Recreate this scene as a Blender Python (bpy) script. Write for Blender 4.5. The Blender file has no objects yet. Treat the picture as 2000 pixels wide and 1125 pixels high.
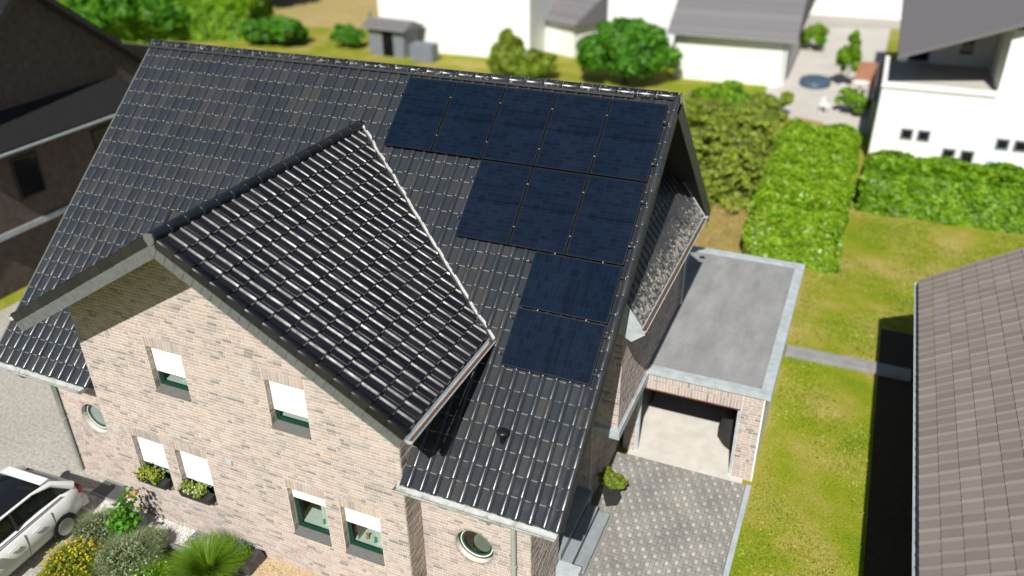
import bpy, bmesh, math, random
import numpy as np
from mathutils import Vector, Matrix
random.seed(7); rng = np.random.default_rng(11)
S = bpy.context.scene; COL = S.collection
# ------------------------------------------------------------------ camera, light, exposure
CAM = Vector((9.3053, -15.7349, 13.7655))
cam = bpy.data.cameras.new('camera'); camo = bpy.data.objects.new('camera', cam); COL.objects.link(camo)
camo.location = CAM; camo.rotation_euler = (1.063344, 0.010994, 0.407225)
cam.sensor_width = 36; cam.sensor_fit = 'HORIZONTAL'; cam.lens = 1600.84/2000*36
cam.clip_start = 0.5; cam.clip_end = 600
cam.dof.use_dof = True; cam.dof.focus_distance = 16.2; cam.dof.aperture_fstop = 0.195
S.camera = camo
SUNDIR = Vector((0.16, -0.98, 1.0)).normalized()           # towards the sun
W = bpy.data.worlds.new('World'); S.world = W; W.use_nodes = True
nt = W.node_tree; nt.nodes.clear()
sky = nt.nodes.new('ShaderNodeTexSky'); sky.sky_type = 'NISHITA'; sky.sun_disc = False
sky.sun_elevation = math.asin(SUNDIR.z); sky.sun_rotation = math.atan2(SUNDIR.x, SUNDIR.y)
sky.air_density = 1.0; sky.dust_density = 0.6; sky.ozone_density = 1.2
bg = nt.nodes.new('ShaderNodeBackground'); bg.inputs[1].default_value = 0.05
out = nt.nodes.new('ShaderNodeOutputWorld')
nt.links.new(sky.outputs[0], bg.inputs[0]); nt.links.new(bg.outputs[0], out.inputs[0])
sl = bpy.data.lights.new('sun', 'SUN'); sl.energy = 5.0; sl.angle = math.radians(0.5); sl.color = (1.0, 0.965, 0.91)
slo = bpy.data.objects.new('sun', sl); COL.objects.link(slo)
slo.rotation_euler = (-SUNDIR).to_track_quat('-Z', 'Y').to_euler(); slo.location = (20, -40, 40)
S.view_settings.view_transform = 'Standard'; S.view_settings.look = 'None'
S.view_settings.exposure = 0.21; S.view_settings.gamma = 1.0; S.view_settings.use_curve_mapping = False
S.render.engine = 'CYCLES'
S.cycles.max_bounces = 6; S.cycles.diffuse_bounces = 3; S.cycles.glossy_bounces = 3; S.cycles.transmission_bounces = 4
S.cycles.caustics_reflective = False; S.cycles.caustics_refractive = False
S.cycles.use_denoising = True

# ------------------------------------------------------------------ materials
def new_mat(name):
    m = bpy.data.materials.new(name); m.use_nodes = True
    n = m.node_tree; b = n.nodes['Principled BSDF']
    return m, n, b
def N(n, t, **kw):
    x = n.nodes.new(t)
    for k, v in kw.items(): setattr(x, k, v)
    return x
def L(n, a, b): n.links.new(a, b)
def rand_out(n):
    """per piece random value, for single objects and for joined islands alike"""
    o = N(n, 'ShaderNodeObjectInfo'); g = N(n, 'ShaderNodeNewGeometry')
    a = N(n, 'ShaderNodeMath', operation='ADD'); f = N(n, 'ShaderNodeMath', operation='FRACT')
    L(n, o.outputs['Random'], a.inputs[0]); L(n, g.outputs['Random Per Island'], a.inputs[1]); L(n, a.outputs[0], f.inputs[0])
    return f.outputs[0]
def ramp(n, fac, stops, interp='LINEAR'):
    r = N(n, 'ShaderNodeValToRGB'); r.color_ramp.interpolation = interp
    e = r.color_ramp.elements
    while len(e) < len(stops): e.new(0.5)
    for i, (p, c) in enumerate(stops):
        e[i].position = p; e[i].color = (*c, 1) if len(c) == 3 else c
    L(n, fac, r.inputs[0]); return r.outputs[0]
def noise(n, scale, detail=4, rough=0.55, coord='Object', stretch=None, dist=0.0):
    t = N(n, 'ShaderNodeTexNoise'); t.inputs['Scale'].default_value = scale; t.inputs['Detail'].default_value = detail
    t.inputs['Roughness'].default_value = rough; t.inputs['Distortion'].default_value = dist
    c = N(n, 'ShaderNodeTexCoord'); src = c.outputs[coord]
    if coord == 'World':
        src = None
    if stretch:
        m = N(n, 'ShaderNodeMapping'); m.inputs['Scale'].default_value = stretch
        L(n, src, m.inputs[0]); src = m.outputs[0]
    L(n, src, t.inputs['Vector']); return t.outputs['Fac']
def wnoise(n, scale, detail=4, rough=0.55, stretch=None):
    t = N(n, 'ShaderNodeTexNoise'); t.inputs['Scale'].default_value = scale; t.inputs['Detail'].default_value = detail
    t.inputs['Roughness'].default_value = rough
    g = N(n, 'ShaderNodeNewGeometry'); src = g.outputs['Position']
    if stretch:
        m = N(n, 'ShaderNodeMapping'); m.inputs['Scale'].default_value = stretch; L(n, src, m.inputs[0]); src = m.outputs[0]
    L(n, src, t.inputs['Vector']); return t.outputs['Fac']
def mixc(n, fac, a, b, mode='MIX'):
    m = N(n, 'ShaderNodeMix', data_type='RGBA', blend_type=mode)
    if isinstance(fac, (int, float)): m.inputs[0].default_value = fac
    else: L(n, fac, m.inputs[0])
    for i, v in ((6, a), (7, b)):
        if isinstance(v, (tuple, list)): m.inputs[i].default_value = (*v, 1)
        else: L(n, v, m.inputs[i])
    return m.outputs[2]
def bump(n, b, fac, strength=0.3, dist=0.01):
    u = N(n, 'ShaderNodeBump'); u.inputs['Strength'].default_value = strength; u.inputs['Distance'].default_value = dist
    L(n, fac, u.inputs['Height']); L(n, u.outputs[0], b.inputs['Normal'])
def simple(name, col, rough=0.6, metal=0.0, vary=0.12, scale=3.0, spec=0.5, bmp=0.0, bscale=40):
    m, n, b = new_mat(name)
    f = wnoise(n, scale, 5)
    c = ramp(n, f, [(0.3, tuple(x*(1-vary) for x in col)), (0.7, tuple(min(1, x*(1+vary)) for x in col))])
    L(n, c, b.inputs['Base Color']); b.inputs['Roughness'].default_value = rough; b.inputs['Metallic'].default_value = metal
    b.inputs['Specular IOR Level'].default_value = spec
    if bmp: bump(n, b, wnoise(n, bscale, 3), bmp, 0.005)
    return m
def tile_mat(name, base, warm, rough, lichen=0.0, lcol=(0.3, 0.28, 0.22), spec=0.5, var=0.35):
    m, n, b = new_mat(name)
    r = rand_out(n)
    c = ramp(n, r, [(0.0, tuple(x*(1-var) for x in base)), (0.55, base), (1.0, warm)])
    spk = ramp(n, wnoise(n, 55, 3, 0.6), [(0.66, (0, 0, 0)), (0.74, (1, 1, 1))])
    sp = N(n, 'ShaderNodeMath', operation='MULTIPLY'); L(n, spk, sp.inputs[0]); L(n, ramp(n, wnoise(n, 1.1, 3), [(0.42, (0, 0, 0)), (0.7, (.55, .55, .55))]), sp.inputs[1])
    c = mixc(n, sp.outputs[0], c, (0.10, 0.095, 0.085))
    if lichen:
        lf = ramp(n, wnoise(n, 14, 6, 0.7), [(0.60-lichen*0.35, (0, 0, 0)), (0.68-lichen*0.3, (1, 1, 1))])
        c = mixc(n, lf, c, lcol)
        rr = ramp(n, lf, [(0, (rough,)*3), (1, (0.9,)*3)]); L(n, rr, b.inputs['Roughness'])
    else:
        rr = ramp(n, wnoise(n, 6, 4), [(0.3, (rough*0.8,)*3), (0.75, (rough*1.45,)*3)]); L(n, rr, b.inputs['Roughness'])
    L(n, c, b.inputs['Base Color']); b.inputs['Specular IOR Level'].default_value = spec
    return m
def edge_mat(name, amt=0.46):
    m, n, b = new_mat(name)
    f = ramp(n, wnoise(n, 9, 5, 0.7), [(amt-.1, (0, 0, 0)), (amt+.05, (1, 1, 1))])
    g = ramp(n, wnoise(n, 30, 3, 0.7), [(0.3, (0.12, 0.118, 0.10)), (0.55, (0.235, 0.225, 0.19)), (0.75, (0.15, 0.155, 0.09))])
    c = mixc(n, f, (0.025, 0.026, 0.028), g); L(n, c, b.inputs['Base Color']); b.inputs['Roughness'].default_value = 0.8
    return m
def leaf_mat(name, stops, rough=0.45, trans=0.35, spec=0.5):
    m, n, b = new_mat(name)
    c = ramp(n, rand_out(n), stops)
    big = ramp(n, wnoise(n, 1.3, 3), [(0.3, (0.75, 0.75, 0.75)), (0.7, (1.1, 1.1, 1.0))])
    c = mixc(n, 1.0, c, big, 'MULTIPLY')
    L(n, c, b.inputs['Base Color']); b.inputs['Roughness'].default_value = rough; b.inputs['Specular IOR Level'].default_value = spec
    t = N(n, 'ShaderNodeBsdfTranslucent'); L(n, mixc(n, 1.0, c, (1.2, 1.3, 0.6), 'MULTIPLY'), t.inputs[0])
    mx = N(n, 'ShaderNodeMixShader'); mx.inputs[0].default_value = trans
    L(n, b.outputs[0], mx.inputs[1]); L(n, t.outputs[0], mx.inputs[2]); L(n, mx.outputs[0], n.nodes['Material Output'].inputs[0])
    return m
M = {}
M['tile'] = tile_mat('glazed_tile', (0.032, 0.037, 0.044), (0.046, 0.046, 0.047), 0.22, var=0.15)
M['gtile'] = tile_mat('glossy_gable_tile', (0.010, 0.011, 0.015), (0.019, 0.018, 0.020), 0.35)
m, n, b = new_mat('lichen_tile')
g_ = N(n, 'ShaderNodeNewGeometry'); sx_ = N(n, 'ShaderNodeSeparateXYZ'); L(n, g_.outputs['Position'], sx_.inputs[0])
mr = N(n, 'ShaderNodeMapRange'); L(n, sx_.outputs['Z'], mr.inputs[0]); mr.inputs[1].default_value = 6.1; mr.inputs[2].default_value = 5.35; mr.inputs[3].default_value = -.18; mr.inputs[4].default_value = .055
ad = N(n, 'ShaderNodeMath', operation='ADD'); L(n, wnoise(n, 11, 7, 0.72), ad.inputs[0]); L(n, mr.outputs[0], ad.inputs[1])
lf = ramp(n, ad.outputs[0], [(0.50, (0, 0, 0)), (0.60, (1, 1, 1))])
lc = ramp(n, wnoise(n, 24, 4), [(0.35, (0.16, 0.15, 0.13)), (0.55, (0.36, 0.34, 0.30)), (0.7, (0.28, 0.26, 0.14))])
L(n, mixc(n, lf, ramp(n, rand_out(n), [(0, (0.035, 0.036, 0.04)), (1, (0.06, 0.058, 0.058))]), lc), b.inputs['Base Color'])
L(n, ramp(n, lf, [(0, (.4,)*3), (1, (.9,)*3)]), b.inputs['Roughness']); M['pent_tile'] = m
M['ridge'] = tile_mat('ridge_tile', (0.017, 0.020, 0.024), (0.03, 0.03, 0.032), 0.25, 0.05, (0.42, 0.42, 0.40))
M['edge'] = edge_mat('tile_edge'); M['gedge'] = edge_mat('gable_tile_edge', .56)
M['brown_tile'] = tile_mat('brown_roof_tile', (0.235, 0.203, 0.178), (0.262, 0.225, 0.20), 0.85, spec=0.2, var=0.1)
M['dark_tile'] = tile_mat('dark_roof_tile', (0.016, 0.016, 0.018), (0.024, 0.023, 0.023), 0.6, spec=0.2)
M['grey_tile'] = tile_mat('grey_roof_tile', (0.19, 0.18, 0.185), (0.235, 0.22, 0.22), 0.8, spec=0.25, var=0.15)
# brick
def brick_mat(name, stops, tint=1.0):
    m, n, b = new_mat(name)
    c = ramp(n, rand_out(n), stops, 'CONSTANT')
    big = ramp(n, wnoise(n, 0.8, 3), [(0.3, (0.90, 0.90, 0.91)), (0.7, (1.06, 1.04, 1.02))])
    c = mixc(n, 1.0, c, big, 'MULTIPLY')
    fine = ramp(n, wnoise(n, 38, 5, 0.7), [(0.3, (0.80, 0.80, 0.81)), (0.7, (1.14, 1.13, 1.12))])
    c = mixc(n, 1.0, c, fine, 'MULTIPLY')
    L(n, c, b.inputs['Base Color']); b.inputs['Roughness'].default_value = 0.9; b.inputs['Specular IOR Level'].default_value = 0.2
    bump(n, b, wnoise(n, 90, 4), 0.5, 0.004)
    return m
BR = [(0.0, (0.50, 0.43, 0.385)), (0.22, (0.45, 0.385, 0.35)), (0.40, (0.52, 0.445, 0.395)), (0.54, (0.41, 0.36, 0.335)), (0.66, (0.50, 0.44, 0.405)),
      (0.78, (0.47, 0.385, 0.35)), (0.86, (0.37, 0.335, 0.31)), (0.935, (0.285, 0.262, 0.25)), (0.985, (0.49, 0.385, 0.32))]
M['brick'] = brick_mat('pale_brick', BR)
M['mortar'] = simple('mortar', (0.72, 0.67, 0.61), 0.95, vary=0.15, scale=6, spec=0.1)
M['soldier'] = M['brick']
M['zinc'] = simple('zinc', (0.40, 0.44, 0.45), 0.5, 0.0, 0.18, 5, 0.5)
M['zinc_light'] = simple('pale_zinc', (0.43, 0.475, 0.49), 0.5, 0.0, 0.15, 4)
M['zinc_dirty'] = None
m, n, b = new_mat('weathered_gutter')
f = wnoise(n, 5, 6, 0.65)
L(n, ramp(n, f, [(0.30, (0.20, 0.20, 0.16)), (0.45, (0.40, 0.41, 0.40)), (0.7, (0.53, 0.54, 0.53))]), b.inputs['Base Color']); b.inputs['Roughness'].default_value = 0.55
M['zinc_dirty'] = m
M['slate'] = simple('fascia_slate', (0.115, 0.125, 0.12), 0.7, vary=0.2, scale=8)
M['slate_dark'] = simple('dark_slate', (0.055, 0.052, 0.05), 0.6, vary=0.2, scale=8)
M['debris'] = simple('gutter_debris', (0.10, 0.05, 0.025), 0.95, vary=0.45, scale=25)
M['lead'] = simple('valley_lead', (0.50, 0.50, 0.48), 0.7, vary=0.25, scale=12)
M['green'] = simple('green_paint', (0.008, 0.048, 0.030), 0.35, vary=0.1)
M['white'] = simple('white_paint', (0.80, 0.80, 0.78), 0.5, vary=0.02)
M['shutter'] = simple('white_shutter', (0.82, 0.82, 0.81), 0.5, vary=0.02)
M['sill'] = simple('stone_sill', (0.13, 0.13, 0.12), 0.75, vary=0.15, scale=20)
M['dark'] = simple('dark_void', (0.006, 0.006, 0.006), 0.95, spec=.1)
M['room'] = simple('room_paint', (0.30, 0.295, 0.28), 0.9)
M['soffit'] = simple('dark_soffit', (0.03, 0.028, 0.026), 0.8)
M['attic'] = simple('dark_cladding', (0.022, 0.021, 0.022), 0.8)  # attic cladding tone, also paints the garage interior as unlit
M['plaster'] = simple('white_plaster', (0.80, 0.80, 0.78), 0.9, vary=0.04, scale=1.5)
M['plaster_cream'] = simple('cream_plaster', (0.62, 0.57, 0.50), 0.9, vary=0.06)
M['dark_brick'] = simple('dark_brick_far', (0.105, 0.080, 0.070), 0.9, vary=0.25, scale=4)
M['bitumen'] = None
m, n, b = new_mat('flat_roof_felt')
a_ = wnoise(n, 2.2, 6, 0.6, (1.0, 0.35, 1)); s_ = ramp(n, wnoise(n, 5.5, 4, 0.6, (1.6, 5, 1)), [(0.56, (1, 1, 1)), (0.68, (0.74, 0.74, 0.74))])
c = ramp(n, a_, [(0.3, (0.225, 0.225, 0.225)), (0.7, (0.325, 0.325, 0.32))]); c = mixc(n, 1.0, c, s_, 'MULTIPLY')
L(n, c, b.inputs['Base Color']); b.inputs['Roughness'].default_value = 0.9
M['bitumen'] = m
M['concrete'] = simple('concrete', (0.62, 0.59, 0.53), 0.85, vary=0.10, scale=2.5)
M['conc_grey'] = simple('grey_concrete', (0.26, 0.26, 0.26), 0.85, vary=0.15, scale=3)
M['bluestone'] = simple('blue_stone', (0.27, 0.30, 0.32), 0.55, vary=0.15, scale=4)
def paver_mat(name, stops):
    m, n, b = new_mat(name); c = ramp(n, rand_out(n), stops)
    c = mixc(n, 1.0, c, ramp(n, wnoise(n, 1.2, 4), [(0.3, (0.74, 0.75, 0.76)), (0.7, (1.15, 1.13, 1.1))]), 'MULTIPLY')
    c = mixc(n, 1.0, c, ramp(n, wnoise(n, 70, 3), [(0.3, (0.85,)*3), (0.7, (1.12,)*3)]), 'MULTIPLY')
    L(n, c, b.inputs['Base Color']); b.inputs['Roughness'].default_value = 0.9; return m
M['paver'] = paver_mat('grey_paver', [(0, (0.255, 0.25, 0.232)), (0.5, (0.28, 0.273, 0.255)), (1, (0.302, 0.293, 0.272))])
M['paver_light'] = paver_mat('light_paver', [(0, (0.36, 0.35, 0.32)), (0.7, (0.47, 0.455, 0.415)), (1, (0.52, 0.48, 0.42))])
M['joint'] = simple('sandy_joint', (0.25, 0.24, 0.215), 0.95, vary=0.2, scale=20)
M['glass'] = None
m, n, b = new_mat('window_glass')
b.inputs['Base Color'].default_value = (0.9, 0.95, 0.93, 1); b.inputs['Roughness'].default_value = 0.02
tr = N(n, 'ShaderNodeBsdfTransparent'); gl = N(n, 'ShaderNodeBsdfGlossy'); gl.inputs['Roughness'].default_value = 0.02
lw = N(n, 'ShaderNodeLayerWeight'); lw.inputs[0].default_value = .5; p5 = N(n, 'ShaderNodeMath', operation='POWER'); L(n, lw.outputs['Facing'], p5.inputs[0]); p5.inputs[1].default_value = 5; fr = N(n, 'ShaderNodeMath', operation='MULTIPLY_ADD'); L(n, p5.outputs[0], fr.inputs[0]); fr.inputs[1].default_value = .9; fr.inputs[2].default_value = .05; mx = N(n, 'ShaderNodeMixShader')
tr.inputs[0].default_value = (0.82, 0.88, 0.85, 1)
L(n, fr.outputs[0], mx.inputs[0]); L(n, tr.outputs[0], mx.inputs[1]); L(n, gl.outputs[0], mx.inputs[2]); L(n, mx.outputs[0], n.nodes['Material Output'].inputs[0])
M['glass'] = m
M['dark_glass'] = simple('dark_glass', (0.012, 0.014, 0.016), 0.08, vary=0.05)
M['frosted'] = simple('frosted_glass', (0.22, 0.27, 0.25), 0.15, vary=0.05)  # frosted look with a grey reflection put into the pane colour
M['black_plastic'] = simple('black_plastic', (0.012, 0.012, 0.013), 0.35)
M['alu'] = simple('aluminium', (0.60, 0.60, 0.60), 0.35, 0.7)
M['alu_dark'] = simple('dark_frame', (0.018, 0.019, 0.022), 0.35, 0.3)
# solar laminate: printed cells under glass
def solar(name, horiz):
    m, n, b = new_mat(name)
    tc = N(n, 'ShaderNodeTexCoord'); mp = N(n, 'ShaderNodeMapping'); L(n, tc.outputs['Object'], mp.inputs[0])
    if not horiz: mp.inputs['Rotation'].default_value = (0, 0, math.pi/2)
    bt = N(n, 'ShaderNodeTexBrick'); L(n, mp.outputs[0], bt.inputs['Vector'])
    bt.offset = 0.0; bt.inputs['Scale'].default_value = 1.0; bt.inputs['Brick Width'].default_value = 0.1815; bt.inputs['Row Height'].default_value = 0.0915
    bt.inputs['Mortar Size'].default_value = 0.0022; bt.inputs['Bias'].default_value = 0.0
    bt.inputs['Color1'].default_value = (0.0035, 0.0078, 0.017, 1); bt.inputs['Color2'].default_value = (0.0058, 0.0122, 0.026, 1); bt.inputs['Mortar'].default_value = (0.012, 0.021, 0.035, 1)
    pv = ramp(n, wnoise(n, 0.9, 3), [(0.35, (0.8, 0.85, 0.9)), (0.65, (1.15, 1.05, 1.05))])
    c = mixc(n, 1.0, bt.outputs[0], pv, 'MULTIPLY')
    oi = N(n, 'ShaderNodeObjectInfo'); c = mixc(n, 1.0, c, ramp(n, oi.outputs['Random'], [(0, (0.8, 0.95, 1.0)), (1, (1.2, 1.05, 1.0))]), 'MULTIPLY')
    L(n, c, b.inputs['Base Color']); b.inputs['Roughness'].default_value = 0.13; b.inputs['Specular IOR Level'].default_value = 0.5
    return m
M['solar_p'] = solar('solar_cells_portrait', True); M['solar_l'] = solar('solar_cells_landscape', False)
M['car'] = simple('car_paint', (0.78, 0.79, 0.80), 0.25, vary=0.01); M['rubber'] = simple('rubber', (0.015, 0.015, 0.015), 0.8)
M['red'] = simple('tail_lamp_red', (0.35, 0.02, 0.02), 0.2)
M['bark'] = simple('bark', (0.10, 0.075, 0.05), 0.9, vary=0.3, scale=15)
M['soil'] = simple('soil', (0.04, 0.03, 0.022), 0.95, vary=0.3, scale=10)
M['terracotta'] = simple('terracotta', (0.38, 0.17, 0.10), 0.85)
M['pot'] = simple('dark_pot', (0.03, 0.03, 0.032), 0.6)
M['grate'] = simple('galvanised_grate', (0.32, 0.33, 0.33), 0.5, 0.3)
M['leaf_hedge'] = leaf_mat('laurel_leaf', [(0, (0.12, 0.26, 0.010)), (0.5, (0.25, 0.44, 0.016)), (0.85, (0.36, 0.53, 0.03)), (1, (0.46, 0.58, 0.08))], 0.33, 0.35)
M['leaf_conifer'] = leaf_mat('conifer_spray', [(0, (0.12, 0.22, 0.014)), (0.4, (0.30, 0.42, 0.035)), (0.85, (0.48, 0.56, 0.08)), (1, (0.58, 0.52, 0.16))], 0.6, 0.35)
M['leaf_dark'] = leaf_mat('dark_leaf', [(0, (0.035, 0.16, 0.006)), (0.6, (0.085, 0.29, 0.010)), (1, (0.15, 0.36, 0.02))], 0.5, 0.3)
M['leaf_mid'] = leaf_mat('mid_leaf', [(0, (0.10, 0.25, 0.006)), (0.6, (0.21, 0.41, 0.010)), (1, (0.32, 0.49, 0.03))], 0.5, 0.35)
M['leaf_lime'] = leaf_mat('lime_leaf', [(0, (0.14, 0.24, 0.012)), (0.6, (0.27, 0.36, 0.03)), (1, (0.38, 0.44, 0.07))], 0.5, 0.4)
M['leaf_silver'] = leaf_mat('grey_green_leaf', [(0, (0.15, 0.20, 0.09)), (0.6, (0.26, 0.32, 0.16)), (1, (0.38, 0.42, 0.28))], 0.7, 0.25)
M['blade'] = leaf_mat('grass_blade', [(0, (0.10, 0.22, 0.010)), (0.6, (0.20, 0.36, 0.02)), (1, (0.30, 0.44, 0.06))], 0.45, 0.4)
M['yellow'] = leaf_mat('yellow_petal', [(0, (0.60, 0.42, 0.01)), (1, (0.75, 0.58, 0.03))], 0.6, 0.3)
M['peach'] = leaf_mat('peach_petal', [(0, (0.75, 0.42, 0.12)), (1, (0.8, 0.6, 0.28))], 0.6, 0.3)
M['petal_white'] = leaf_mat('white_petal', [(0, (0.7, 0.7, 0.62)), (1, (0.8, 0.8, 0.76))], 0.6, 0.3)
M['petal_pink'] = leaf_mat('pink_petal', [(0, (0.55, 0.2, 0.25)), (1, (0.7, 0.4, 0.42))], 0.6, 0.3)
M['petal_blue'] = leaf_mat('blue_petal', [(0, (0.1, 0.12, 0.4)), (1, (0.2, 0.25, 0.5))], 0.6, 0.3)
def ground_mat(name, stops, sc, det=8):
    m, n, b = new_mat(name)
    a = wnoise(n, sc, det, 0.62); c = ramp(n, a, stops)
    c = mixc(n, 1.0, c, ramp(n, wnoise(n, sc*40, 4, 0.7), [(0.3, (0.62,)*3), (0.7, (1.3,)*3)]), 'MULTIPLY')
    L(n, c, b.inputs['Base Color']); b.inputs['Roughness'].default_value = 0.95; b.inputs['Specular IOR Level'].default_value = 0.15
    bump(n, b, wnoise(n, sc*60, 4), 0.6, 0.03)
    return m
M['lawn'] = ground_mat('lawn_turf', [(0.32, (0.13, 0.225, 0.007)), (0.45, (0.22, 0.255, 0.014)), (0.55, (0.31, 0.28, 0.05)), (0.70, (0.43, 0.33, 0.12))], 0.42)
M['dry'] = ground_mat('dry_grass', [(0.3, (0.30, 0.22, 0.07)), (0.5, (0.40, 0.29, 0.11)), (0.7, (0.27, 0.22, 0.06))], 0.45)
M['field'] = ground_mat('dry_field', [(0.3, (0.36, 0.28, 0.10)), (0.55, (0.42, 0.33, 0.14)), (0.75, (0.24, 0.24, 0.05))], 0.09)
M['paving'] = ground_mat('grey_paving', [(0.3, (0.38, 0.36, 0.32)), (0.7, (0.46, 0.435, 0.385))], 0.3)
M['patio'] = ground_mat('pale_patio', [(0.3, (0.50, 0.47, 0.42)), (0.7, (0.62, 0.58, 0.53))], 0.3)
M['gravel'] = simple('white_gravel', (0.72, 0.70, 0.66), 0.9, vary=0.15, scale=30)
M['gravel_tan'] = simple('tan_gravel', (0.52, 0.40, 0.24), 0.9, vary=0.3, scale=40)
M['pool'] = simple('pool_cover', (0.05, 0.09, 0.14), 0.4)
M['teal'] = simple('teal_fabric', (0.02, 0.16, 0.13), 0.8)
M['fence_grey'] = simple('grey_fence', (0.17, 0.19, 0.22), 0.7)
M['light_blue'] = simple('light_blue', (0.35, 0.52, 0.66), 0.6)

# ------------------------------------------------------------------ object helpers
def tag(o, label=None, cat=None, group=None, kind=None):
    if label: o['label'] = label
    if cat: o['category'] = cat
    if group: o['group'] = group
    if kind: o['kind'] = kind
    return o
def thing(name, label, cat, loc=(0, 0, 0), rz=0.0, group=None):
    o = bpy.data.objects.new(name, None); COL.objects.link(o); o.location = loc; o.rotation_euler = (0, 0, rz)
    o.empty_display_size = 0.2
    return tag(o, label, cat, group)
def link(name, mesh, parent=None, mw=None):
    o = bpy.data.objects.new(name, mesh); COL.objects.link(o)
    if parent is not None: o.parent = parent
    if mw is not None: o.matrix_local = mw
    return o
class MB:
    def __init__(s): s.v = []; s.f = []; s.mi = []; s.sm = []
    def add(s, verts, faces, mi=0, smooth=False):
        b = len(s.v); s.v.extend(tuple(x) for x in verts)
        for i, f in enumerate(faces):
            s.f.append(tuple(b+k for k in f)); s.mi.append(mi if isinstance(mi, int) else mi[i]); s.sm.append(smooth if isinstance(smooth, bool) else smooth[i])
    def box(s, x0, x1, y0, y1, z0, z1, mi=0, T=None):
        v = [Vector((x, y, z)) for z in (z0, z1) for y in (y0, y1) for x in (x0, x1)]
        if T is not None: v = [T @ p for p in v]
        s.add(v, [(0, 2, 3, 1), (4, 5, 7, 6), (0, 1, 5, 4), (2, 6, 7, 3), (0, 4, 6, 2), (1, 3, 7, 5)], mi)
    def tube(s, pts, r, seg=8, mi=0, caps=True, smooth=True):
        pts = [Vector(p) for p in pts]; rs = r if isinstance(r, (list, tuple)) else [r]*len(pts); b = len(s.v); vs = []
        for i, p in enumerate(pts):
            d = (pts[min(i+1, len(pts)-1)]-pts[max(i-1, 0)]).normalized()
            a = d.orthogonal().normalized() if i == 0 else (a - d*a.dot(d)).normalized()
            c = d.cross(a)
            vs += [p + (a*math.cos(t)+c*math.sin(t))*rs[i] for t in [2*math.pi*k/seg for k in range(seg)]]
        fs = [(i*seg+k, i*seg+(k+1) % seg, (i+1)*seg+(k+1) % seg, (i+1)*seg+k) for i in range(len(pts)-1) for k in range(seg)]
        s.add(vs, fs, mi, smooth)
        if caps:
            s.add(vs[:seg], [tuple(range(seg-1, -1, -1))], mi); s.add(vs[-seg:], [tuple(range(seg))], mi)
    def lathe(s, prof, c=(0, 0, 0), seg=20, mi=0, smooth=True):
        vs = [(c[0]+r*math.cos(2*math.pi*k/seg), c[1]+r*math.sin(2*math.pi*k/seg), c[2]+z) for r, z in prof for k in range(seg)]
        fs = [(i*seg+k, i*seg+(k+1) % seg, (i+1)*seg+(k+1) % seg, (i+1)*seg+k) for i in range(len(prof)-1) for k in range(seg)]
        s.add(vs, fs, mi, smooth)
    def mesh(s, name, mats):
        me = bpy.data.meshes.new(name); me.from_pydata(s.v, [], s.f)
        for m in (mats if isinstance(mats, (list, tuple)) else [mats]): me.materials.append(m)
        me.polygons.foreach_set('material_index', s.mi); me.polygons.foreach_set('use_smooth', s.sm); me.update(); return me
    def obj(s, name, mats, parent=None, mw=None): return link(name, s.mesh(name, mats), parent, mw)
def box_obj(name, mats, x0, x1, y0, y1, z0, z1, parent=None, bevel=0.0):
    b = MB(); b.box(x0, x1, y0, y1, z0, z1); o = b.obj(name, mats, parent)
    if bevel: add_bevel(o, bevel)
    return o
def add_bevel(o, w, seg=2):
    bm = bmesh.new(); bm.from_mesh(o.data)
    bmesh.ops.bevel(bm, geom=bm.edges[:], offset=w, segments=seg, affect='EDGES', profile=0.7); bm.to_mesh(o.data); bm.free()
def sheet(name, m, poly, z, parent=None):
    b = MB(); b.add([(x, y, z) for x, y in poly], [tuple(range(len(poly)))]); return b.obj(name, m, parent)

# geometry of the two roofs (calibrated from the solar grid)
TH = 0.711333; CT, ST = math.cos(TH), math.sin(TH); YR, ZR = 0.29, 9.128
NM = Vector((0, -ST, CT))
def RF(x, s, h=0.0): return Vector((x, YR - s*CT, ZR - s*ST)) + NM*h
XA, ZA = -0.85, 8.12; GA = math.atan(0.59); CG, SG = math.cos(GA), math.sin(GA)
NG = Vector((SG, 0, CG)); NGL = Vector((-SG, 0, CG))
def GF(y, t, h=0.0): return Vector((XA + t*CG, y, ZA - t*SG)) + NG*h
def GL(y, t, h=0.0): return Vector((XA - t*CG, y, ZA - t*SG)) + NGL*h
def mat_axes(ax, ay, az, o):
    return Matrix(((ax[0], ay[0], az[0], o[0]), (ax[1], ay[1], az[1], o[1]), (ax[2], ay[2], az[2], o[2]), (0, 0, 0, 1)))
def shows(p, nrm):
    d = CAM - Vector(p); return max(0.0, Vector(nrm).dot(d.normalized()))/d.length_squared

# ------------------------------------------------------------------ the setting
def structure(o): o['kind'] = 'structure'; return o
structure(sheet('ground', M['lawn'], [(-160, -80), (120, -80), (120, 200), (-160, 200)], 0.0))
structure(sheet('paved_yard', M['paving'], [(-15.8, -16), (-5.05, -16), (-5.05, -6.7), (-4.8, -6.1), (-4.8, -5.3), (-6.8, -5.3), (-6.8, 10), (-15.8, 10)], 0.004))
structure(sheet('dark_bed', M['soil'], [(11.15, -14), (12.6, -14), (12.6, 8.9), (11.15, 8.9)], 0.005))  # added dark strip, blackens the right neighbour's shadow band by its colour
structure(sheet('dry_lawn', M['dry'], [(3.0, 7.2), (6.25, 7.2), (6.2, 20), (-3, 26), (-8, 26), (-8, 7.2)], 0.004))
structure(sheet('dry_field', M['field'], [(-50, 36.5), (-25.5, 43), (-27, 80), (-70, 80)], 0.004))
structure(sheet('patio', M['patio'], [(4.2, 30.5), (9.9, 29.0), (10.3, 60), (2, 60)], 0.004))
structure(sheet('sandy_path', M['dry'], [(5.6, 23.5), (7.2, 23.0), (7.6, 30), (6.0, 30.5)], 0.006))
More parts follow.
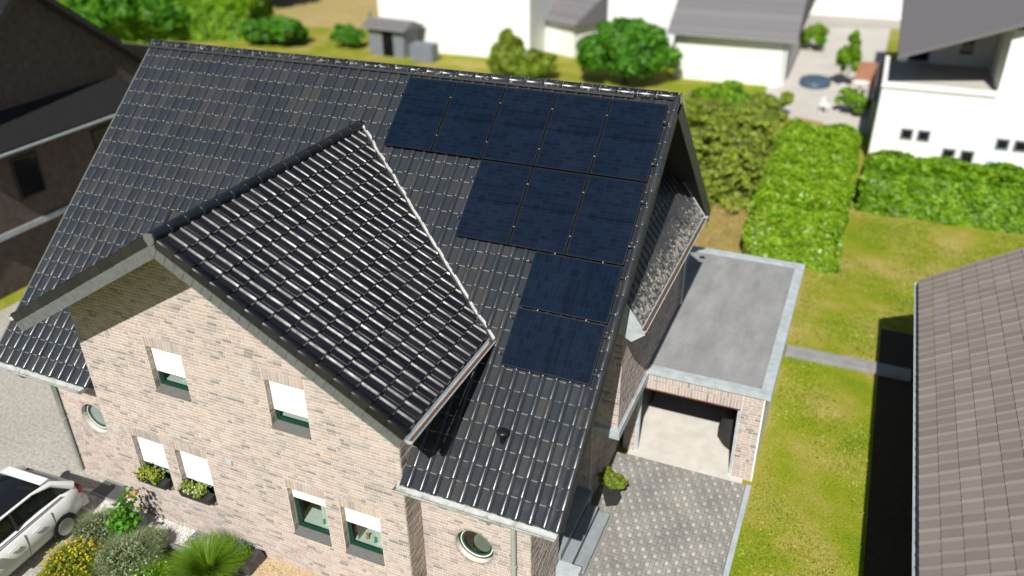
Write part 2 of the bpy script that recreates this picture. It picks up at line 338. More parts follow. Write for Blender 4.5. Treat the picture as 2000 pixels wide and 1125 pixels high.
structure(sheet('garden_bed', M['soil'], [(-4.9, -6.75), (-0.9, -6.75), (-0.9, -9.6), (-5.0, -9.6)], 0.008))
structure(sheet('tan_gravel_bed', M['gravel_tan'], [(-0.8, -6.15), (3.2, -6.15), (3.2, -9.6), (-0.8, -9.6)], 0.006))
structure(sheet('far_street', M['paving'], [(-25, 50), (30, 60), (30, 66), (-25, 56)], 0.005))

# ------------------------------------------------------------------ brick wall builder
BH, BP, BL_, JO = 0.063, 0.0765, 0.20, 0.013
CAND = []          # every full brick: (score, matrix, size key, parent tag)
def merge(spans, holes):
    res = []
    for a, b in spans:
        segs = [(a, b)]
        for h0, h1 in holes:
            ns = []
            for c, d in segs:
                if h1 <= c or h0 >= d: ns.append((c, d))
                else:
                    if h0 > c: ns.append((c, h0))
                    if h1 < d: ns.append((h1, d))
            segs = ns
        res += segs
    return [s for s in res if s[1]-s[0] > 0.03]
def lay_bricks(store, O, u, nrm, z0, z1, span, holes=(), circles=(), soldiers=(), seed=1):
    """courses of bricks on a wall plane; span(z) gives (u0,u1); soldiers are (u0,u1,z0,z1) zones of upright bricks"""
    R = random.Random(seed); O = Vector(O); u = Vector(u); nrm = Vector(nrm)
    def put(ua, ub, za, zb, up=False):
        w, h = ub-ua, zb-za; pr = R.uniform(0.007, 0.013)
        c = O + u*((ua+ub)/2) + Vector((0, 0, (za+zb)/2)) + nrm*(pr/2)
        mw = mat_axes(u, -nrm, (0, 0, 1), c) @ Matrix.Diagonal((w, pr, h, 1))
        full = (abs(w-BL_) < 1e-4 and not up)
        store.append((shows(c, nrm)*w*h, mw, full))
    nrow = int((z1-z0)/BP)
    for k in range(nrow+1):
        za = z0 + k*BP; zb = za + BH
        if zb > z1+0.001: break
        zm = (za+zb)/2; sp = span(zb)
        if sp is None: continue
        hs = [(a-JO, b+JO) for a, b, c, d in holes if zb > c and za < d] + [(a-JO, b+JO) for a, b, c, d in soldiers if zb > c-0.005 and za < d+0.005]
        for cu, cz, r in circles:
            dz = min(abs(za-cz), abs(zb-cz), abs(zm-cz))
            if dz < r: w = math.sqrt(r*r-dz*dz); hs.append((cu-w-0.004, cu+w+0.004))
        for a, b in merge([sp], hs):
            p = a if k % 2 == 0 else a
            first = True
            while p < b-0.02:
                l = BL_ if R.random() < 0.62 else 0.098
                if first: l = R.choice((BL_, 0.098, 0.15)); first = False
                e = min(b, p+l)
                if b-e < 0.05: e = b
                if e-p > 0.30: e = p+(b-p)/2
                put(p, e, za, zb); p = e+JO
    def filler(a, b, za, zb):
        p = a
        while p < b-0.02:
            e = min(b, p+R.choice((BL_+.001, .12, .16)))
            if b-e < .05: e = b
            put(p, e, za, zb); p = e+JO
    for a, b, c, d in holes:
        k = math.floor((c-z0)/BP); za = z0+k*BP
        if c > z0 and .012 < c-.008-za: filler(a, b, za, min(za+BH, c-.008))
    for a, b, c, d in soldiers:
        k = math.floor((d+.01-z0)/BP); zb = z0+k*BP+BH
        if d < z1-.03 and zb-d-.01 > .012: filler(a, b, d+.010, zb)
    for a, b, c, d in soldiers:
        nn = max(1, round((b-a)/BP)); st = (b-a)/nn
        for i in range(nn): put(a+i*st+JO/2, a+(i+1)*st-JO/2, c, d, True)
UNIT = None
def unit_brick():
    global UNIT
    if UNIT is None:
        b = MB(); h = 0.5
        v = [(-h, -h, -h), (h, -h, -h), (h, -h, h), (-h, -h, h), (-h, h, -h), (h, h, -h), (h, h, h), (-h, h, h)]
        # -y is outward; chamfered face
        e = 0.47
        v += [(-e*1.02, -h, -e*.94), (e*1.02, -h, -e*.94), (e*1.02, -h, e*.94), (-e*1.02, -h, e*.94)]
        v[0:4] = [(-h, -h*.45, -h), (h, -h*.45, -h), (h, -h*.45, h), (-h, -h*.45, h)]
        b.add(v, [(8, 9, 10, 11), (0, 1, 9, 8), (1, 2, 10, 9), (2, 3, 11, 10), (3, 0, 8, 11), (0, 4, 5, 1), (1, 5, 6, 2), (2, 6, 7, 3), (3, 7, 4, 0)])
        UNIT = b.mesh('brick', M['brick'])
    return UNIT
def realise(store, parent, keep, name='brick'):
    """the KEEP best seen bricks as objects, the rest as one joined part"""
    store.sort(key=lambda t: -t[0]); me = unit_brick()
    for s, mw, f in store[:keep]: link(name, me, parent, mw)
    rest = store[keep:]
    if not rest: return
    base = np.array([tuple(v.co) for v in me.vertices]); fs = [tuple(p.vertices) for p in me.polygons]; nv = len(base)
    b4 = np.c_[base, np.ones(nv)]
    V = np.concatenate([(b4 @ np.array(mw).T)[:, :3] for s, mw, f in rest])
    F = [tuple(k+i*nv for k in f) for i in range(len(rest)) for f in fs]
    m2 = bpy.data.meshes.new(name+'_courses'); m2.from_pydata(V.tolist(), [], F); m2.materials.append(M['brick']); m2.update()
    o = link(name+'_courses', m2, parent); o['kind'] = 'stuff'
def backing(name, m, O, u, nrm, outer, holes=(), circles=(), depth=0.24, parent=None, inset=0.0):
    """mortar wall with real openings, DEPTH thick behind the brick faces"""
    O = Vector(O); u = Vector(u); nrm = Vector(nrm); bm = bmesh.new()
    P = lambda a, z: O + u*a + Vector((0, 0, z)) - nrm*inset
    loops = [list(outer)] + [[(a, c), (b, c), (b, d), (a, d)] for a, b, c, d in holes] + [[(cu+r*math.cos(2*math.pi*k/28), cz+r*math.sin(2*math.pi*k/28)) for k in range(28)] for cu, cz, r in circles]
    edges = []
    for lp in loops:
        vs = [bm.verts.new(P(a, z)) for a, z in lp]
        edges += [bm.edges.new((vs[i], vs[(i+1) % len(vs)])) for i in range(len(vs))]
    bmesh.ops.triangle_fill(bm, use_beauty=True, use_dissolve=False, edges=edges)
    r = bmesh.ops.extrude_face_region(bm, geom=bm.faces[:])
    bmesh.ops.translate(bm, verts=[g for g in r['geom'] if isinstance(g, bmesh.types.BMVert)], vec=-nrm*depth)
    bmesh.ops.recalc_face_normals(bm, faces=bm.faces[:])
    me = bpy.data.meshes.new(name); bm.to_mesh(me); bm.free(); me.materials.append(m)
    return link(name, me, parent)

# ------------------------------------------------------------------ THE HOUSE
house = thing('brick_house', 'pale brick house with glossy black tiled roof and a front gable, at the centre', 'house', (-0.9, -0.2, 0))
HP = Matrix.Translation((0.9, 0.2, 0))     # child space -> world space
def hobj(o): o.parent = house; o.matrix_parent_inverse = HP.copy(); return o
GX0, GX1, GY = -4.74, 2.87, -6.15; MX0, MX1, MY = -6.9, 5.17, -5.6
def under_gable(x): return ZA - 0.16 - 0.59*abs(x-XA)
WIN = [(-2.86, -1.94, 3.87, 4.98, 0.66), (0.03, 0.94, 3.82, 4.96, 0.72), (-4.04, -3.13, 1.10, 2.37, 0.70), (-2.83, -1.92, 1.10, 2.36, 0.74), (0.09, 1.01, 1.05, 2.31, 0.30), (1.35, 2.26, 1.02, 2.28, 0.42)]
gw_holes = [w[:4] for w in WIN]
gable_wall = hobj(backing('gable_wall', M['mortar'], (0, GY, 0), (1, 0, 0), (0, -1, 0), [(GX0, -0.3), (GX1, -0.3), (GX1, under_gable(GX1)), (XA, under_gable(XA)), (GX0, under_gable(GX0))], gw_holes))
st = []
def gspan(z):
    if z > under_gable(GX1): h = (ZA-0.16-z)/0.59; return (max(GX0, XA-h), min(GX1, XA+h)) if h > 0.05 else None
    return (GX0+0.004, GX1-0.004)
lay_bricks(st, (0, GY, 0), (1, 0, 0), (0, -1, 0), 0.0, 7.9, gspan, gw_holes, (), [(a-0.02, b+0.02, d+0.012, d+0.235) for a, b, c, d, e in WIN], 3)
front_bricks = st
main_st = []
# main front walls left and right of the gable, with the round windows
RWL, RWR, RR = (-5.86, 1.86), (4.0, 1.71), 0.40
EZ = ZR - 0.8617*(YR-MY) - 0.10
wl = hobj(backing('front_wall', M['mortar'], (0, MY, 0), (1, 0, 0), (0, -1, 0), [(MX0, -0.3), (GX0+0.2, -0.3), (GX0+0.2, EZ), (MX0, EZ)], (), [(*RWL, RR)]))
wr = hobj(backing('front_wall', M['mortar'], (0, MY, 0), (1, 0, 0), (0, -1, 0), [(GX1-0.2, -0.3), (MX1, -0.3), (MX1, EZ), (GX1-0.2, EZ)], (), [(*RWR, RR)]))
lay_bricks(main_st, (0, MY, 0), (1, 0, 0), (0, -1, 0), 0.0, EZ, lambda z: (MX0+.004, GX0), (), [(*RWL, RR+.005)], (), 5)
lay_bricks(main_st, (0, MY, 0), (1, 0, 0), (0, -1, 0), 0.0, EZ, lambda z: (GX1+.012, MX1-.004), (), [(*RWR, RR+.005)], (), 6)
# return of the gable on the right, and the right hand end wall with the entrance niche
ret = hobj(backing('return_wall', M['mortar'], (GX1, 0, 0), (0, 1, 0), (1, 0, 0), [(GY+.005, -0.3), (MY+0.26, -0.3), (MY+0.26, 5.8), (GY+.005, 5.8)]))
retl = hobj(backing('return_wall', M['mortar'], (GX0, 0, 0), (0, -1, 0), (-1, 0, 0), [(-MY-0.26, -0.3), (-GY-.005, -0.3), (-GY-.005, 5.8), (-MY-.26, 5.8)]))
lay_bricks(main_st, (GX1, 0, 0), (0, 1, 0), (1, 0, 0), 0.0, 5.8, lambda z: (GY+.012, MY-.02 if z < 3.5 else -4.2), (), (), (), 8)
side_cheek = hobj(backing('cheek_wall', M['mortar'], (GX1, 0, 0), (0, 1, 0), (1, 0, 0), [(MY+.265, 3.6), (-3.2, 5.2), (-3.2, 5.9), (MY+.265, 5.8)]))
NI0, NI1, NZ = -4.05, -1.98, 2.34
def mainz(y): return ZR - 0.8617*abs(y-YR) - 0.10
side = hobj(backing('side_wall', M['mortar'], (MX1, 0, 0), (0, 1, 0), (1, 0, 0), [(MY+.005, -0.3), (NI0, -0.3), (NI0, NZ), (NI1, NZ), (NI1, -0.3), (5.3, -0.3), (5.3, mainz(5.3)), (YR, mainz(YR)), (MY+.005, mainz(MY+.005))]))
def sspan(z):
    y0 = MY+.012
    if z > mainz(y0): y0 = YR-(ZR-.1-z)/.8617
    return (y0, 0.28) if y0 < 0.2 else None
lay_bricks(main_st, (MX1, 0, 0), (0, 1, 0), (1, 0, 0), 0.0, 6.0, sspan, [(NI0, NI1, -.1, NZ), (-2.05, 0.4, 2.3, 9)], (), (), 9)
hobj(box_obj('attic_cladding', M['attic'], MX1+.012, MX1+.04, -2.6, 4.2, 5.4, 8.95-2.6*.0))
at = bpy.data.objects['attic_cladding']; b_ = MB()
b_.add([(MX1+.03, -3.9, 5.4), (MX1+.03, 4.4, 5.4), (MX1+.03, 4.4, mainz(4.4)), (MX1+.03, YR, mainz(YR)), (MX1+.03, -3.9, mainz(-3.9)),
        (MX1+.004, -3.9, 5.4), (MX1+.004, 4.4, 5.4), (MX1+.004, 4.4, mainz(4.4)), (MX1+.004, YR, mainz(YR)), (MX1+.004, -3.9, mainz(-3.9))],
       [(0, 1, 2, 3, 4), (9, 8, 7, 6, 5)] + [(i, (i+1) % 5, (i+1) % 5+5, i+5)[::-1] for i in range(5)])
at.data = b_.mesh('attic_cladding', M['attic'])
# other outer walls (left end, rear) plain, and floor slabs that close the building
hobj(box_obj('end_wall', M['mortar'], MX0+.002, MX0+0.24, MY+.25, 5.05, -0.3, 4.1))
hobj(box_obj('rear_wall', M['mortar'], MX0+.002, MX1-.26, 5.06, 5.298, -0.3, 4.4))
hobj(box_obj('upper_floor', M['room'], MX0+.25, MX1-.26, MY+.26, 5.0, 2.55, 2.75))
hobj(box_obj('cross_floor', M['room'], GX0+.25, GX1-.26, GY+.25, MY+.25, 2.56, 2.76))
# niche: side walls, back wall with a door, ceiling
nb = MB(); nb.box(3.9, MX1-.241, NI1+.001, NI1+.2, 0, NZ); nb.box(3.9, MX1-.241, NI0-.2, NI0-.001, 0, NZ); nb.box(3.7, 3.899, NI0-.2, NI1+.2, 0, NZ); nb.box(3.7, MX1-.241, NI0-.2, NI1+.2, NZ+.001, NZ+.1)
hobj(nb.obj('entrance_niche', M['mortar']))
lay_bricks(main_st, (3.9, NI1, 0), (1, 0, 0), (0, -1, 0), 0.48, NZ, lambda z: (0.0, MX1-3.9-.004), (), (), (), 14)
dr = hobj(box_obj('front_door', M['green'], 3.901, 3.96, -3.7, -2.5, 0.48, 2.3)); box_obj('door_handle', M['alu'], 3.961, 4.01, -3.6, -3.56, 1.2, 1.5, dr)
# landing and steps of blue stone slabs
land = hobj(box_obj('landing', M['bluestone'], 3.91, 5.22, NI0+.002, NI1-.002, -0.02, 0.47))
for lvl, (xa, xb, z) in enumerate(((5.235, 5.475, 0.32), (5.475, 5.745, 0.16))):
    sp = hobj(MB().obj('step', M['bluestone'])); bb = MB(); bb.box(xa+.01, xb-.02, -4.02, -2.27, 0, z-.041); sp.data = bb.mesh('step', M['conc_grey'])
    ys = [-4.05, -3.46, -2.86, -2.25]
    for a, c in zip(ys[:-1], ys[1:]):
        o = box_obj('slab', M['bluestone'], xa, xb, a+.003, c-.003, z-.04, z, sp, 0.006)
hobj(box_obj('step_end', M['zinc_light'], 5.20, 5.70, -4.28, -4.056, 0, 0.31))
# bay on the right end with its zinc skirt
BX, BY0, BY1, BZ0, BZ1 = 5.75, -2.05, 3.62, 2.36, 5.45
bay = hobj(MB().obj('bay', M['mortar'])); b_ = MB(); b_.box(MX1+.002, BX-.012, BY0+.012, BY1, BZ0+.13, BZ1); bay.data = b_.mesh('bay', M['mortar'])
bay_st = []
lay_bricks(bay_st, (0, BY0+.012, 0), (1, 0, 0), (0, -1, 0), BZ0+.14, BZ1, lambda z: (MX1+.016, BX-.014), (), (), (), 21)
lay_bricks(bay_st, (BX-.012, 0, 0), (0, 1, 0), (1, 0, 0), BZ0+.14, BZ1-.3, lambda z: (BY0+.014, BY1), (), (), (), 22)
sk = MB(); sk.box(MX1+.016, BX+.06, BY0-.06, BY1+.02, BZ0-.12, BZ0+.10); sk.box(MX1+.016, BX+.02, BY0-.02, BY1+.01, BZ0+.10, BZ0+.128)
hobj(sk.obj('bay_skirt', M['zinc']))
# reveal bricks on the left jambs, sun side
for a, b, c, d, e in WIN:
    lay_bricks(main_st, (a, GY, 0), (0, 1, 0), (1, 0, 0), c+.10, d, lambda z: (0.004, 0.150), (), (), (), 30)
    lay_bricks(main_st, (b, GY, 0), (0, -1, 0), (-1, 0, 0), c+.10, d, lambda z: (-0.150, -0.004), (), (), (), 31)
for s in front_bricks: main_st.append(s)
BRICK_STORE = main_st + bay_st

# windows
def window(a, b, c, d, closed, slats=False):
    w = hobj(MB().obj('window', M['green'])); y = GY+0.155; f = 0.045; m_ = MB()
    for x0, x1, z0, z1 in ((a+.002, a+f, c+.08, d-.002), (b-f, b-.002, c+.08, d-.002), (a+f, b-f, c+.08, c+.08+f), (a+f, b-f, d-f, d-.002)): m_.box(x0, x1, y, y+.07, z0, z1)
    w.data = m_.mesh('window', M['green'])
    s = MB(); g = 0.055; a2, b2, c2, d2 = a+f-.01, b-f+.01, c+.08+f-.01, d-f+.01
    for x0, x1, z0, z1 in ((a2, a2+g, c2, d2), (b2-g, b2, c2, d2), (a2+g, b2-g, c2, c2+g), (a2+g, b2-g, d2-g, d2)): s.box(x0, x1, y+.012, y+.06, z0, z1)
    s.obj('sash', M['green'], w).matrix_parent_inverse = Matrix.Identity(4)
    box_obj('pane', M['glass'], a2+g, b2-g, y+.035, y+.041, c2+g, d2-g, w)
    sl = MB(); x0, x1 = a+.003, b-.003
    sl.add([(x0, GY-.03, c+.0), (x1, GY-.03, c+.0), (x1, GY+.15, c+.012), (x0, GY+.15, c+.012), (x0, GY-.03, c+.03), (x1, GY-.03, c+.03), (x1, GY+.153, c+.085), (x0, GY+.153, c+.085)],
           [(0, 3, 2, 1), (4, 5, 6, 7), (0, 1, 5, 4), (1, 2, 6, 5), (2, 3, 7, 6), (3, 0, 4, 7)])
    sl.obj('sill', M['sill'], w)
    zs = d - (d-c-.08)*closed; sh = MB(); k = 0; z = d-.003; h = 0.055
    while z - h > zs-0.03:
        sh.add([(a+.022, GY+.135, z), (b-.022, GY+.135, z), (b-.022, GY+.122, z-h*.3), (a+.022, GY+.122, z-h*.3), (b-.022, GY+.122, z-h*.75), (a+.022, GY+.122, z-h*.75), (b-.022, GY+.135, z-h), (a+.022, GY+.135, z-h)],
               [(1, 0, 3, 2), (2, 3, 5, 4), (4, 5, 7, 6)]); z -= h
    sh.box(a+.022, b-.022, GY+.126, GY+.142, z-.012, z); sh.obj('roller_shutter', M['shutter'], w)
    for ra, rb in ((a+.004, a+.02), (b-.02, b-.004)): box_obj('shutter_rail', M['alu'], ra, rb, GY+.122, GY+.154, c+.09, d-.003, w)
    # room behind
    y0, y1 = GY+.245, GY+1.7; q = MB(); A, B_, C_, D_ = a-.5, b+.5, c-.7, d+.12
    q.add([(A, y0, C_), (B_, y0, C_), (B_, y0, D_), (A, y0, D_), (A, y1, C_), (B_, y1, C_), (B_, y1, D_), (A, y1, D_)], [(4, 7, 6, 5), (0, 4, 5, 1), (3, 2, 6, 7), (0, 3, 7, 4), (1, 5, 6, 2)])
    q.obj('room', M['room'], w)
    box_obj('window_board', M['white'], a-.05, b+.05, GY+.25, GY+.62, c+.13, c+.17, w)
    return w
wins = [window(*w) for w in WIN]
# curtains seen in the windows
def curtain(w, x0, x1, z0, z1, y):
    m_ = MB(); nn = 14; v = []
    for i in range(nn+1):
        x = x0+(x1-x0)*i/nn; yy = y+0.03*math.sin(i*1.9); v += [(x, yy, z0), (x, yy, z1)]
    m_.add(v, [(2*i, 2*i+2, 2*i+3, 2*i+1) for i in range(nn)], 0, True); return m_.obj('curtain', M['white'], w)
curtain(wins[4], 0.58, 1.1, 1.23, 2.25, GY+.36); curtain(wins[5], 1.85, 2.35, 1.2, 2.2, GY+.36); curtain(wins[1], 0.3, 0.9, 3.95, 4.9, GY+.7); curtain(wins[0], -2.5, -2.0, 3.95, 4.9, GY+.55); curtain(wins[2], -3.6, -3.2, 1.2, 2.3, GY+.6)
def vase(x, y, z, s, m_, label):
    b = MB(); b.lathe([(0.001, 0), (0.03*s, 0), (0.045*s, 0.04*s), (0.02*s, 0.10*s), (0.018*s, 0.13*s), (0.028*s, 0.15*s), (0.02*s, 0.148*s)], (0, 0, 0), 12); o = b.obj('vase', m_); o.location = (x, y, z); tag(o, label, 'vase')
M['green_glass'] = simple('green_glass', (0.02, 0.30, 0.14), 0.1); M['orange'] = simple('orange_glaze', (0.6, 0.25, 0.05), 0.3)
vase(0.62, GY+.34, 1.18, 0.9, M['green_glass'], 'small green vase left of its pair behind the lower window with the highest shutter')
vase(0.80, GY+.34, 1.18, 0.9, M['green_glass'], 'small green vase right of its pair behind the lower window with the highest shutter')
vase(1.86, GY+.34, 1.15, 1.0, M['green_glass'], 'small green vase behind the rightmost rectangular window of the gable wall')
vase(1.66, GY+.36, 1.15, 1.1, M['orange'], 'orange vase behind the rightmost rectangular window of the gable wall')
def round_window(cx, cz, glassm):
    w = hobj(MB().obj('round_window', M['green'])); y = MY+.11; r = RR-.002; seg = 36
    def ring(m_, r0, r1, y0, y1):
        v = []
        for k in range(seg):
            t = 2*math.pi*k/seg; c_, s_ = math.cos(t), math.sin(t)
            v += [(cx+r0*c_, y0, cz+r0*s_), (cx+r1*c_, y0, cz+r1*s_), (cx+r1*c_, y1, cz+r1*s_), (cx+r0*c_, y1, cz+r0*s_)]
        f = []
        for k in range(seg):
            j = (k+1) % seg
            for q in range(4): f.append((4*k+q, 4*j+q, 4*j+(q+1) % 4, 4*k+(q+1) % 4))
        m_.add(v, f, 0, False)
    m_ = MB(); ring(m_, r-.05, r, y, y+.06); w.data = m_.mesh('round_window', M['green'])
    m_ = MB(); ring(m_, r-.07, r-.051, y-.012, y+.04); m_.obj('glazing_ring', M['white'], w)
    m_ = MB(); ring(m_, r-.115, r-.0705, y+.006, y+.05); m_.obj('sash', M['green'], w)
    m_ = MB(); v = [(cx+(r-.116)*math.cos(2*math.pi*k/seg), y+.03, cz+(r-.116)*math.sin(2*math.pi*k/seg)) for k in range(seg)]
    v += [(p[0], p[1]+.006, p[2]) for p in v]; m_.add(v, [tuple(range(seg)), tuple(range(2*seg-1, seg-1, -1))]); m_.obj('pane', glassm, w)
    q = MB(); q.add([(cx-.6, MY+.245, cz-.6), (cx+.6, MY+.245, cz-.6), (cx+.6, MY+.245, cz+.6), (cx-.6, MY+.245, cz+.6), (cx-.6, MY+1.2, cz-.6), (cx+.6, MY+1.2, cz-.6), (cx+.6, MY+1.2, cz+.6), (cx-.6, MY+1.2, cz+.6)], [(4, 7, 6, 5), (0, 4, 5, 1), (3, 2, 6, 7), (0, 3, 7, 4), (1, 5, 6, 2)])
    q.obj('room', M['room'], w)
for cx, cz in (RWL, RWR):
    b_ = MB(); q = 40; v = [(cx+rr*math.cos(2*math.pi*k/q), yy, cz+rr*math.sin(2*math.pi*k/q)) for rr, yy in ((RR+.001, MY+.10), (RR+.001, MY-.005), (RR+.062, MY-.004)) for k in range(q)]
    b_.add(v, [(a*q+k, a*q+(k+1) % q, (a+1)*q+(k+1) % q, (a+1)*q+k) for a in range(2) for k in range(q)]); hobj(b_.obj('brick_reveal', M['brick']))
round_window(*RWL, M['frosted']); round_window(*RWR, M['glass'])

# ------------------------------------------------------------------ roofs and tiles
main_roof = hobj(MB().obj('main_roof', M['soffit'])); b_ = MB(); SE = 8.67; XL, XR = -7.72, 5.97
def slab(mb, fn, ranges, h0, h1):
    (a0, a1), (s0, s1) = ranges
    v = [fn(a, s, h) for h in (h0, h1) for s in (s0, s1) for a in (a0, a1)]
    mb.add(v, [(0, 2, 3, 1), (4, 5, 7, 6), (0, 1, 5, 4), (2, 6, 7, 3), (0, 4, 6, 2), (1, 3, 7, 5)])
RB = lambda x, s, h: Vector((x, YR + s*CT, ZR - s*ST)) + Vector((0, ST, CT))*h
# the deck leaves out the cross gable: two strips down to the eave and the ridge band
slab(b_, RF, ((XL+.03, GX0-.015), (0.0, SE-.03)), -0.13, -0.02); slab(b_, RF, ((GX1+.015, XR-.03), (0.0, SE-.03)), -0.13, -0.02); slab(b_, RF, ((GX0-.015, GX1+.015), (0.0, 5.2)), -0.131, -0.021)
slab(b_, RB, ((XL+.03, XR-.03), (0.02, 7.15)), -0.13, -0.02)
main_roof.data = b_.mesh('main_roof', M['soffit'])
gable_roof = hobj(MB().obj('gable_roof', M['soffit'])); b_ = MB()
slab(b_, GF, ((-7.10, -3.95), (0.0, 5.24)), -0.12, -0.02); slab(b_, GF, ((-3.95, -2.4), (0.0, 3.1)), -0.12, -0.02); slab(b_, GF, ((-2.4, -1.4), (0, 1.3)), -0.12, -.02)
slab(b_, GL, ((-7.10, -3.6), (0.0, 4.86)), -0.12, -0.02); slab(b_, GL, ((-3.6, -2.4), (0.0, 2.8)), -0.12, -0.02); slab(b_, GL, ((-2.4, -1.4), (0, 1.3)), -0.12, -.02)
gable_roof.data = b_.mesh('gable_roof', M['soffit'])
# one interlocking tile: flat pan with a rounded roll on one side, thick lower edge
TW, TL = 0.2637, 0.395
def tile_arrays(w, l, roll=0.036, verge=False, steep=False):
    tl_ = .036 if steep else .017
    if verge: prof = [(0, .002), (0.05, 0), (0.10, .006), (0.118, .035), (0.145, .058), (0.175, .066), (0.205, .060), (0.232, .035), (0.244, -.03)]
    else: prof = ([(0, -.016), (0.013, 0.0), (0.150, 0.0), (0.157, .0085), (0.172, .0285), (0.190, .0390), (0.214, .041), (0.242, .028), (0.2637, -.004)] if steep else [(0, -.018), (0.015, 0.0), (0.138, 0.001), (0.170, roll*.66), (0.204, roll*1.06), (0.236, roll*.70), (0.254, 0.006), (0.2637, -.006)])
    sc = w/0.2637; np_ = len(prof); v = []
    for s, dh in ((0.0, 0.0), (l-.034, 0.0), (l-.015, -.004), (l, -.020)):
        tilt = tl_*(s/l)
        for x, h in prof: v.append((x*sc, -s, h + tilt + (dh if h > .007 else dh*.3)))
    for x, h in prof: v.append((x*sc, -l+.002, min(h, 0.0)+ (-.020 if steep else -0.014)))
    f = []; mi = []; sm = []
    for r in range(3):
        for i in range(np_-1): f.append((r*np_+i, (r+1)*np_+i, (r+1)*np_+i+1, r*np_+i+1)); mi.append(1 if (r > 1 and i == 1) else 0); sm.append(i > 1 or verge)
    for i in range(np_-1): f.append((3*np_+i, 4*np_+i, 4*np_+i+1, 3*np_+i+1)); mi.append(1 if i < 3 and not steep else 0); sm.append(False)
    return np.array(v), f, mi, sm
def tile_mesh(arr, mats, name='tile'):
    v, f, mi, sm = arr; b = MB(); b.add(v.tolist(), f, mi, sm); return b.mesh(name, mats)
class Tiles:
    """collects placed tiles; the best seen become objects, the rest one joined part"""
    def __init__(s): s.items = []
    def place(s, arr, key, mw, nrm, planes=(), bias=1.0):
        V = (np.c_[arr[0], np.ones(len(arr[0]))] @ np.array(mw).T)[:, :3]; cut = False
        for n_, c_ in planes:
            d = V @ np.array(n_) - c_
            if (d < 0).all(): return
            if (d < 0).any(): cut = True
        mw = mw @ Matrix.Rotation(random.gauss(0, .006), 4, 'Z') @ Matrix.Rotation(random.gauss(0, .007), 4, 'Y') @ Matrix.Rotation(random.gauss(0, .004), 4, 'X')
        c = Vector(V.mean(0)); s.items.append((shows(c, nrm)*bias*(0 if cut else 1), mw, key, arr, cut, planes))
TS = Tiles()
ARR = tile_arrays(TW, TL); ARG = tile_arrays(0.258, 0.397, steep=True); ARV = tile_arrays(TW, TL, verge=True)
mesh_main = tile_mesh(ARR, [M['tile'], M['edge']]); mesh_gab = tile_mesh(ARG, [M['gtile'], M['gedge']]); mesh_verge = tile_mesh(ARV, [M['tile'], M['edge']], 'verge_tile')
# valley lines in plan
def zg(x): return ZA - 0.59*abs(x-XA)
VA = Vector((XA, YR-(ZR-ZA)/0.8617, 0)); VB = Vector((3.75, YR-(ZR-zg(3.75))/0.8617, 0)); VC = Vector((-5.04, YR-(ZR-zg(-5.04))/0.8617, 0))
def pl(a, b, side, off=0.0):
    d = (b-a).normalized(); nn = Vector((-d.y, d.x, 0))*side; return (tuple(nn), nn.dot(a)+off)
PR_main = pl(VA, VB, 1, 0.03); PR_gab = pl(VA, VB, -1, 0.035); PL_main = pl(VA, VC, -1, 0.03); PL_gab = pl(VA, VC, 1, 0.035)
s0, ds = 0.37, 0.361
panels_zone = []   # filled below, (x0,x1,s0,s1)
PW, PH, PG = 1.134, 1.7272, 0.0349; PS0 = 0.2707; R5 = 5*PW+4*PG
PANELS = []
for k in range(5): PANELS.append((k*(PW+PG), k*(PW+PG)+PW, 0.0, PH, 'p'))
for k in range(2, 5): PANELS.append((k*(PW+PG), k*(PW+PG)+PW, PH+PG, 2*PH+PG, 'p'))
PANELS.append((R5-PH, R5, 2*PH+2*PG, 2*PH+2*PG+PW, 'l')); PANELS.append((R5-PH, R5, 2*PH+3*PG+PW, 2*PH+3*PG+2*PW, 'l'))
def under_panel(x, s):
    return any(a+.1 < x < b-.1 and c+PS0+.1 < s < d+PS0-.1 for a, b, c, d, o in PANELS)
for k in range(24):
    sb = s0 + k*ds
    for j in range(-40, 12):
        x = 2.845 + TW*j; ver = j == 11
        yb = YR - (sb-.18)*CT; jit = random.uniform(-.004, .004); o = RF(x+random.uniform(-.003, .003), sb-TL+jit, 0.0)
        mw = mat_axes((1, 0, 0), (0, CT, ST), NM, o); planes = []
        xc = x+TW/2
        if xc > XA:
            if yb > -3.3 and yb < -.7: planes = [PR_main]
            elif yb <= -3.3:
                if x+TW < GX1+.02: continue
                planes = [((1, 0, 0), GX1+.018)]
        else:
            if yb > -3.0 and yb < -.7: planes = [PL_main]
            elif yb <= -3.0:
                if yb > -3.35 and x > -4.3: continue
                if x > GX0: continue
                planes = [((-1, 0, 0), -GX0+.018)]
        bias = 0.0 if under_panel(xc, sb-.18) else 1.0
        TS.place(ARV if ver else ARR, 'v' if ver else 'm', mw, NM, planes, bias)
g0, dg = 0.52, 0.3617
for k in range(14):
    tb = g0 + dg*k
    for j in range(0, 26):
        y = -6.975+.258*j
        o = GF(y+random.uniform(-.003, .003), tb-.397+random.uniform(-.004, .004), 0.0); mw = mat_axes((0, 1, 0), (-CG, 0, SG), NG, o)
        TS.place(ARG, 'g', mw, NG, [PR_gab], 1.15)
GVT = []
for k in range(13):
    tb = 0.5 + dg*k
    for j in range(0, 24):
        y = -6.975+.258*j
        mw = mat_axes((0, -1, 0), (CG, 0, SG), NGL, GL(y+.258, tb-.397)); TS.place(ARG, 'g', mw, NGL, [PL_gab], 0.3)
TS.items.sort(key=lambda t: -t[0])
meshes = {'m': mesh_main, 'g': mesh_gab, 'v': mesh_verge}
def w2p(): return Matrix.Identity(4)
rest = {'m': [], 'g': []}
for i, (sc, mw, key, arr, cut, planes) in enumerate(TS.items):
    par = gable_roof if key == 'g' else main_roof
    if i < 300: link('tile', meshes[key], par, mw)
    else: rest['g' if key == 'g' else 'm'].append((mw, key, arr, cut, planes))
